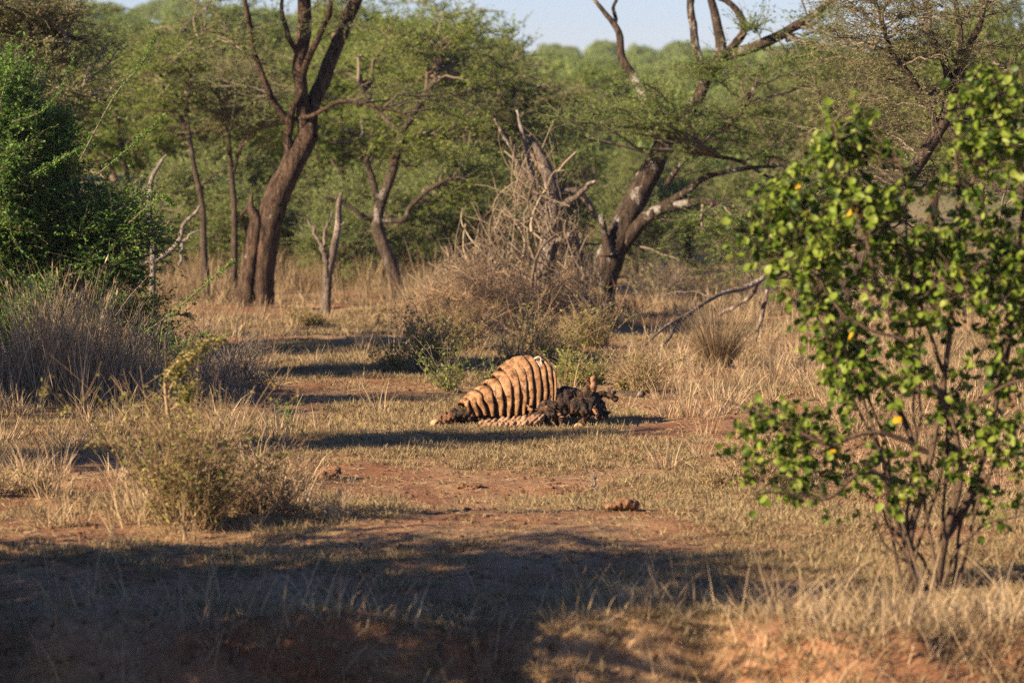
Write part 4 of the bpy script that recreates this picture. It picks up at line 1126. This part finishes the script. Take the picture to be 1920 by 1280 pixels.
ca = thing("animal_carcass", "dried animal carcass with ribcage exposed and dark hide lying on the ground", "carcass", (at(975, 800, DC)[0], DC, 0))
ribs = [((868, 749), (875, 758), (879, 771), 8, 6), ((878.5, 741), (888, 758), (896, 779), 10, 6.5), ((887, 734), (899, 754), (910, 778), 13, 6.5), ((902, 725), (916, 746), (924, 780), 16, 6.5),
        ((920, 712), (934, 740), (940, 780), 18, 6.5), ((935, 698), (951, 734), (954, 781), 18, 6.5), ((948, 684), (966, 731), (968, 780), 19, 6.5), ((959, 676), (979, 720), (982, 778), 19, 6.5),
        ((971, 670), (991, 713), (995, 772), 19, 6.5), ((987, 669), (1006, 713), (1009, 766), 17, 6.5), ((1002, 673), (1018, 706), (1023, 761), 15, 6), ((1015, 675), (1030, 706), (1035, 757), 11, 6), ((1022, 682), (1040, 708), (1040, 754), 8, 6)]
RIBPATH = []
for i, (a, b, c, w_top, w_bot) in enumerate(ribs):
    n, m_ = 36, 9
    hgt = (c[1] - a[1]) * KC
    wtop, wmid, wbot = .13 + .10 * hgt, -.135 + .004 * i, -.10
    ctl = np.array([cp(*c, wbot), cp(c[0] * .5 + b[0] * .5 + 1.0, (b[1] + c[1]) / 2, wmid * .8 + wbot * .2), cp(*b, wmid), cp(a[0] * .45 + b[0] * .55 + 4, a[1] * .55 + b[1] * .45, wmid * .55), cp(a[0] + 1, a[1] + 1, .03), cp(a[0] - 5, a[1] + 3, wtop), cp(a[0] - 6, a[1] + 6 + 16 * hgt, wtop + .13 + .1 * hgt)])
    P = catmull(ctl, n); RIBPATH.append(P)
    t = np.linspace(0, 1, n)
    wd = np.interp(t, [0, .06, .17, .34, .7, 1], [w_bot * 1.05, w_bot * 1.25, w_bot * .2 + w_top * .82, w_top * 1.02, w_top * 1.0, w_top * .8]) * KC
    rng = R(1400 + i)
    wd = wd * (1 + .07 * fbm(np.stack([t * 7 + i * 3, t * 0], -1), 2))
    axis = nrm(np.array([1.0, -.10, -.22]))                      # across the rib, along the body
    tg = nrm(np.gradient(P, axis=0)); across = nrm(axis - tg * (tg @ axis)[:, None]); out = nrm(np.cross(across, tg))
    out = out * np.sign(out[8] @ np.array([0, -1., .2]))
    s_ = np.linspace(-.5, .5, m_)
    thick = .026
    dome = np.sqrt(np.maximum(0, 1 - (2 * s_) ** 2 * .92)) - .3
    tilt = s_ * .42                                              # the trailing edge stands proud
    front = P[:, None] + across[:, None] * (s_[None] * wd[:, None])[..., None] + out[:, None] * ((dome * thick)[None] + tilt[None] * wd[:, None])[..., None]
    front = front + out[:, None] * (.006 * fbm(front * 16 + i, 3))[..., None]
    back = P[:, None] + across[:, None] * (s_[None] * wd[:, None] * .9)[..., None] + out[:, None] * (-thick * .9 + tilt[None] * wd[:, None])[..., None]
    ring = np.concatenate([front, back[:, ::-1]], 1); ns = ring.shape[1]
    idx = np.arange(n * ns).reshape(n, ns); A, B = idx[:-1], idx[1:]
    Q = np.stack([A, np.roll(A, -1, 1), np.roll(B, -1, 1), B], -1)
    V = np.concatenate([ring.reshape(-1, 3), [ring[0].mean(0), ring[-1].mean(0)]])
    T = np.concatenate([np.stack([np.roll(idx[0], -1), idx[0], np.full(ns, n * ns)], -1), np.stack([idx[-1], np.roll(idx[-1], -1), np.full(ns, n * ns + 1)], -1)])
    build("rib", Geo().add(V, Q, T), RIBM, ca)
# membrane behind the ribs, over the back and down to the ground
RP = np.array(RIBPATH)                                            # (13,26,3)
ins = RP.copy(); cen_ = RP.mean(1, keepdims=True).copy(); cen_[..., 1] = DC + .12; cen_[..., 2] *= .6
ins = ins + nrm(cen_ - ins) * .035
down = []
for i in range(13):
    top = ins[i, -1]; e = top.copy(); e[1] += .30 + .25 * (top[2]); e[2] = .0
    tt = np.linspace(0, 1, 12)[1:, None]; mid_ = (top + e) / 2 + np.array([.05, .22, .12 * top[2] + .02])
    down.append((1 - tt) ** 2 * top + 2 * (1 - tt) * tt * mid_ + tt ** 2 * e)
M_ = np.concatenate([ins, np.array(down)], 1)
M_ = np.concatenate([np.stack([np.interp(np.linspace(0, 12, 37), np.arange(13), M_[:, j, c]) for c in range(3)], -1)[:, None] for j in range(M_.shape[1])], 1)
M_ = M_ + .008 * fbm(M_ * 12, 3)[..., None]
a_, b_ = M_.shape[:2]; idx = np.arange(a_ * b_).reshape(a_, b_)
build("membrane", Geo().add(M_, np.stack([idx[:-1, :-1], idx[1:, :-1], idx[1:, 1:], idx[:-1, 1:]], -1)), MEMB, ca)

def lumps(name, blobs, m_, parent, voxel=.012, amp=.02, freq=9, seed=0, ridged=None, **props):
    """blobs (centre, radii) fused into one skin, then roughened"""
    bm = bmesh.new()
    for c, r in blobs:
        r = np.broadcast_to(r, 3)
        ret = bmesh.ops.create_icosphere(bm, subdivisions=3, radius=1.0)
        for v in ret['verts']: v.co = Vector((c[0] + v.co.x * r[0], c[1] + v.co.y * r[1], c[2] + v.co.z * r[2]))
    me = bpy.data.meshes.new(name); bm.to_mesh(me); bm.free()
    o = bpy.data.objects.new(name, me); C.objects.link(o)
    md = o.modifiers.new("r", 'REMESH'); md.mode = 'VOXEL'; md.voxel_size = voxel
    me2 = bpy.data.meshes.new_from_object(o.evaluated_get(bpy.context.evaluated_depsgraph_get()))
    bpy.data.objects.remove(o); bpy.data.meshes.remove(me)
    n = len(me2.vertices); co = np.zeros(n * 3, np.float32); me2.vertices.foreach_get("co", co); co = co.reshape(-1, 3).astype(float)
    no = np.zeros(n * 3, np.float32); me2.vertices.foreach_get("normal", no); no = no.reshape(-1, 3)
    dsp = amp * fbm(co * freq + seed, 4) + amp * .5 * (1 - np.abs(fbm(co * freq * 2.3 + seed, 2)) * 2)
    if ridged is not None: dsp = dsp + ridged(co)
    co = co + no * dsp[:, None]
    co = co - (np.array(parent.location) if parent is not None else 0)
    me2.vertices.foreach_set("co", co.astype(np.float32).ravel()); me2.update()
    me2.materials.clear(); me2.materials.append(m_)
    me2.polygons.foreach_set("use_smooth", [True] * len(me2.polygons))
    return link(name, me2, parent, **props)

def chain(pts, rs, n, w=0.0, jit=0.0, seed=0, sy=1.3):
    rng = R(seed); P = catmull([cp(p[0], p[1], (p[2] if len(p) > 2 else 0) + w) for p in pts], n)
    rr = np.interp(np.linspace(0, 1, n), np.linspace(0, 1, len(rs)), rs) * KC
    return [(P[i] + rng.normal(0, jit, 3), np.array([rr[i], rr[i] * sy, rr[i]]) * (1 + .15 * rng.normal())) for i in range(n)]

hide = chain([(1035, 748), (1060, 748), (1085, 748), (1105, 750), (1120, 757), (1130, 768)], [22, 19, 16, 14, 11, 7], 26, .06, .004, 1)
hide += chain([(1020, 768), (1050, 762), (1080, 762), (1105, 765), (1122, 770)], [17, 17, 15, 12, 8], 24, -.05, .004, 2)
hide += chain([(1128, 772), (1137, 775), (1141, 772)], [6, 5, 3.5], 4, -.05, .004, 3) + chain([(1120, 776), (1130, 781), (1136, 780)], [5, 4.5, 3], 4, -.08, .004, 4)
hide += chain([(1098, 768), (1095, 782), (1091, 795), (1090, 806)], [14, 10, 7, 6], 8, -.08, .004, 5)
hide += chain([(1000, 782), (1030, 776), (1055, 772)], [12, 12, 12], 7, -.1, .006, 6)
hide += chain([(1050, 775), (1054, 790), (1058, 804)], [10, 7, 5], 6, -.12, .004, 7) + chain([(1030, 782), (1036, 795), (1040, 805)], [9, 7, 5], 6, -.14, .004, 8)
hide += chain([(1010, 790), (1013, 800), (1015, 806)], [10, 8, 6], 5, -.12, .004, 9)
hide += chain([(885, 792), (920, 788), (960, 786), (1005, 784)], [12, 14, 15, 14], 14, .05, .008, 10)
hide += chain([(1106, 742), (1112, 728), (1114, 716)], [7, 6, 4.5], 5, .0, .002, 11) + chain([(1100, 740), (1102, 728), (1105, 722)], [5, 4, 3], 4, -.03, .002, 12)
hide += chain([(1118, 745), (1130, 740), (1145, 742), (1152, 748)], [7, 6, 5, 4], 6, .25, .004, 13)
lumps("hide", hide, HIDE, ca, .009, .008, 14, 2, lambda co: .014 * (1 - np.abs(fbm(co * np.array([15, 12, 4.]) + .8 * fbm(co * 5, 2)[:, None], 2)) * 2.5))
for i in range(16):
    rng = R(1560 + i); x_ = 985 + 155 * rng.random(); y_ = 752 + 26 * rng.random(); dx_, dy_ = rng.normal(3, 7), 8 + 22 * rng.random()
    if x_ > 1112: dx_, dy_ = 10 + 9 * rng.random(), rng.normal(6, 6)
    w_ = -.16 - .06 * rng.random()
    q = Geo(); limb(q, [cp(x_, y_, w_ + .08), cp(x_ + dx_ * .5 + rng.normal(0, 3), min(y_ + dy_ * .5, 800), w_), cp(x_ + dx_, min(y_ + dy_, 806), w_ - .02)], [.012, .026 * (.6 + .6 * rng.random()), .004], 12, 7, .5, 1580 + i, .02); build("hide_shred", q, HIDE if i % 3 else KNOB, ca)
lumps("leg_stump", chain([(1113, 730), (1113, 718), (1112, 709)], [7.5, 5.2, 5.5], 6, -.05, .003, 14), KNOB, ca, .007, .005, 20)
lumps("leg_bone", chain([(1080, 799), (1086, 798), (1090, 801)], [4.5, 5, 4], 5, -.13, .001, 15), BONE, ca, .006, .005, 22)
ridge = lambda co: .006 * np.sin((co[:, 0] * 1.0 - co[:, 2] * 1.1) / KC * .62)
lumps("folded_hide", chain([(896, 802), (920, 800), (950, 797), (985, 792), (1010, 785), (1016, 782)], [5, 8, 9, 9.5, 8, 4], 16, -.2, .002, 16, 1.5), FOLD, ca, .008, .007, 22, 4, ridge)
lumps("folded_hide", chain([(900, 792), (930, 790), (970, 785), (1012, 780)], [5, 6, 6, 5], 14, -.14, .003, 17), FOLD, ca, .009, .008, 20, 7, ridge)
# vertebrae running out to the left
vb = [(829, 792, 8), (838, 786, 9), (846, 782, 10), (855, 779, 11), (865, 776, 11), (876, 776, 11), (886, 780, 11), (850, 795, 9), (866, 795, 10), (835, 799, 6)]
for i, (x_, y_, r_) in enumerate(vb):
    b = chain([(x_, y_), (x_ + 2, y_ + 8)], [r_ * .8, r_ * .85], 3, 0, .003, 40 + i, 1.2) + chain([(x_ - 1, y_ - 3), (x_ - 3, y_ - 11)], [r_ * .5, r_ * .32], 4, .02, .002, 60 + i) + chain([(x_ + 1, y_ + 2, -.03), (x_ - 5, y_ + 4, -.11)], [r_ * .45, r_ * .28], 4, 0, .002, 80 + i)
    lumps("vertebra", b, HIDE if i in (3, 4, 5, 6, 8) else EARTH, ca, .009, .009, 18, i)
# knuckle of bone at the left end: a ball with a hollow socket
g = Geo(); c0 = cp(817, 795, -.06); n, m_ = 20, 14; prof = []
for k in range(m_):
    a = k / (m_ - 1) * 3.6
    prof.append((.064 * sin(min(a, pi)) if a < 2.5 else .064 * sin(2.5) * (1 - .55 * (a - 2.5) / 1.1), -.06 * cos(a) if a < 2.5 else -.06 * cos(2.5) - .05 * (a - 2.5) / 1.1))
prof = np.array(prof); ax = nrm(np.array([.55, -.8, -.15])); u = nrm(np.cross(ax, [0, 0, 1.])); v = np.cross(u, ax)
a = np.arange(n) * 2 * pi / n
V = c0 + prof[:, None, 1:2] * ax + prof[:, None, 0:1] * (np.cos(a)[None, :, None] * u + np.sin(a)[None, :, None] * v)
V = V + .006 * fbm(V * 22, 3)[..., None]
idx = np.arange(m_ * n).reshape(m_, n); A, B = idx[:-1], idx[1:]
build("bone_knuckle", Geo().add(V, np.stack([A, np.roll(A, -1, 1), np.roll(B, -1, 1), B], -1)), BONE, ca)
# torn pale sinew on the open end of the chest
for i, pp in enumerate([[(1013, 672), (1017, 690), (1022, 712), (1018, 725)], [(1026, 680), (1033, 694), (1037, 702), (1042, 706)], [(1006, 676), (1012, 686), (1016, 700)], [(1000, 672), (1010, 670), (1018, 676)]]):
    q = Geo(); limb(q, [cp(x_, y_, -.03 - .02 * j) for j, (x_, y_) in enumerate(pp)], [.005, .013, .009, .003], 16, 8, .5, 1500 + i, .01)
    build("sinew", q, SINEW, ca)

# ------------------------------------------------------------------ logs, sticks, clods
def stick(name, label, cat, paths, m_, D0, seed, grounded=True):
    P0 = px_limb(paths[0][0], D0); r = thing(name, label, cat, (P0[0][0], D0, gnd(P0[0][0], D0)))
    for i, pa in enumerate(paths):
        q = Geo(); P = px_limb(pa[0], D0, pa[2] if len(pa) > 2 else None)
        P, _ = limb(q, P, [max(.004, pxr(w, D0)) for w in pa[1]], 26, 8, .18, seed + i, .02); build("branch" if i else "stem", q, m_, r)
    return r
stick("fallen_branch", "grey fallen branch sloping down to the ground beside the straw tussock", "branch",
      [([(1205, 650), (1250, 612), (1290, 590), (1330, 562), (1365, 548), (1420, 530), (1480, 480), (1500, 455)], [3, 6, 8, 8, 9, 12, 13, 10], [-2, 0, 1]), ([(1285, 595), (1262, 620), (1238, 652)], [8, 7, 5], [-1, -1.6]), ([(1340, 560), (1300, 548), (1250, 550)], [5, 4, 2], [0, .3]), ([(1420, 530), (1400, 560), (1350, 590)], [12, 9, 7], [.5, 1.2])], DEADW, 60, 1600)
stick("dead_stick", "thin grey stick standing upright right of the straw tussock", "stick", [([(1416, 642), (1424, 610), (1432, 575), (1440, 545)], [6, 8, 9, 6])], DEADW, 61, 1620)
lg = on_ground(1150, 742)
stick("log", "dark weathered log lying behind the carcass's right end", "log", [([(1128, 741), (1150, 738), (1180, 737), (1208, 738)], [9, 13, 13, 12], [.2, 0, -.3]), ([(1150, 735), (1142, 729), (1148, 727)], [5, 4, 2])], BARK3, lg[1], 1630)
dsk = on_ground(745, 814)
stick("dead_stick", "pale split stick lying flat left of the carcass", "stick", [([(688, 810), (730, 812), (770, 816), (800, 819)], [3, 4, 4, 2], [.3, -.3])], STRAW, dsk[1] - .0, 1640)
tw_ = on_ground(1122, 928)
stick("dead_twig", "bare dark twig sprouting from the ground left of the red clod", "twig", [([(1124, 931), (1117, 912), (1104, 890), (1098, 872)], [5, 4, 3, 1.5]), ([(1120, 915), (1105, 908), (1088, 896)], [3, 2.5, 1.2]), ([(1114, 908), (1116, 890), (1112, 875)], [3, 2, 1])], BRUSHG, tw_[1], 1650)
st_ = on_ground(702, 612)
stick("dead_twig", "small dark forked stump poking up beside the green and brown shrub", "twig", [([(703, 618), (708, 600), (711, 588)], [5, 5, 3]), ([(706, 610), (716, 604), (724, 602)], [4, 3, 2])], BARK, st_[1], 1660)

def clod(label, px, py, w, h, m_, seed, name="dirt_clod"):
    p = on_ground(px, py); k = p[1] / FPX; rng = R(seed)
    blobs = [(p + np.array([rng.normal(0, w * k * .22), rng.normal(0, w * k * .15), h * k * (.02 + .3 * rng.random())]), np.array([w, w * .8, h * 1.0]) * k * (.22 + .14 * rng.random())) for _ in range(7)]
    o = lumps(name, blobs, m_, None, max(.008, w * k / 40), w * k * .09, 18 / (w * k * 5), seed)
    o['label'] = label; o['category'] = "clod"
    return o
clod("red clod of earth in the grass left of centre", 613, 893, 42, 27, CLOD, 1700)
clod("larger crumbled red clod beside the bare dark twig", 1172, 957, 52, 34, CLOD, 1710)
clod("small low brown clod between the two red ones", 882, 917, 34, 12, EARTH, 1720)
clod("dark lump of earth at the end of the dead grass", 506, 726, 24, 18, EARTH, 1730)
clod("pale brown clod at the foot of the low dry bush", 585, 985, 50, 22, EARTH, 1740)
for i, (px_, py_, w_) in enumerate([(560, 965, 22), (1245, 935, 22), (1050, 905, 14), (800, 955, 16), (690, 940, 14), (1330, 930, 18)]):
    clod(["dark crumb of soil near the low dry bush", "flat dark soil lump right of the larger red clod", "tiny dark lump beyond the bare twig", "small dark lump in the middle of the bare strip", "small dark lump left of the bare strip", "small brown lump near the leafy shrub's lowest leaves"][i], px_, py_, w_, w_ * .5, EARTH, 1750 + i)

# loose crumbs, dung bits and broken twigs over the soil
def crumb_kinds():
    out = []
    for i in range(6):
        rng = R(1900 + i); g = Geo()
        if i < 4:
            bm = bmesh.new(); bmesh.ops.create_icosphere(bm, subdivisions=1, radius=1)
            V = np.array([v.co for v in bm.verts]); F = [[v.index for v in f.verts] for f in bm.faces]; bm.free()
            V = V * (1 + .35 * fbm(V * 1.7 + i * 9, 2))[:, None] * np.array([.018, .015, .010]); g.add(V, None, F)
        else:
            for _ in range(3):
                a = rng.random() * 6.28; d = np.array([cos(a), sin(a), .1]) * .09
                tubes(g, (np.linspace(-1, 1, 5)[:, None] * d + rng.normal(0, .008, (5, 3)) + [0, 0, .01])[None], np.full((1, 5), .0035), 4)
        out.append(g.mesh("crumb", EARTH if i < 4 else RUST, None, i < 4))
    return out
pts, rng = field(24000, 24.5, 60, 77, lambda x, y: np.clip(.3 + .6 * (1 - bare(x, y)) + .5 * sstep(33, 28, y), 0, 1))
n = len(pts); ix_ = rng.integers(0, 6, n); sc = np.where(ix_ < 4, .5 + 1.6 * rng.random(n) ** 3, .4 + .5 * rng.random(n))
scatter("soil_crumbs", pts, rng.random(n) * 6.28, np.stack([sc, sc, sc], -1), ix_, rng.normal(0, .2, (n, 2)), crumb_kinds(), EARTH)
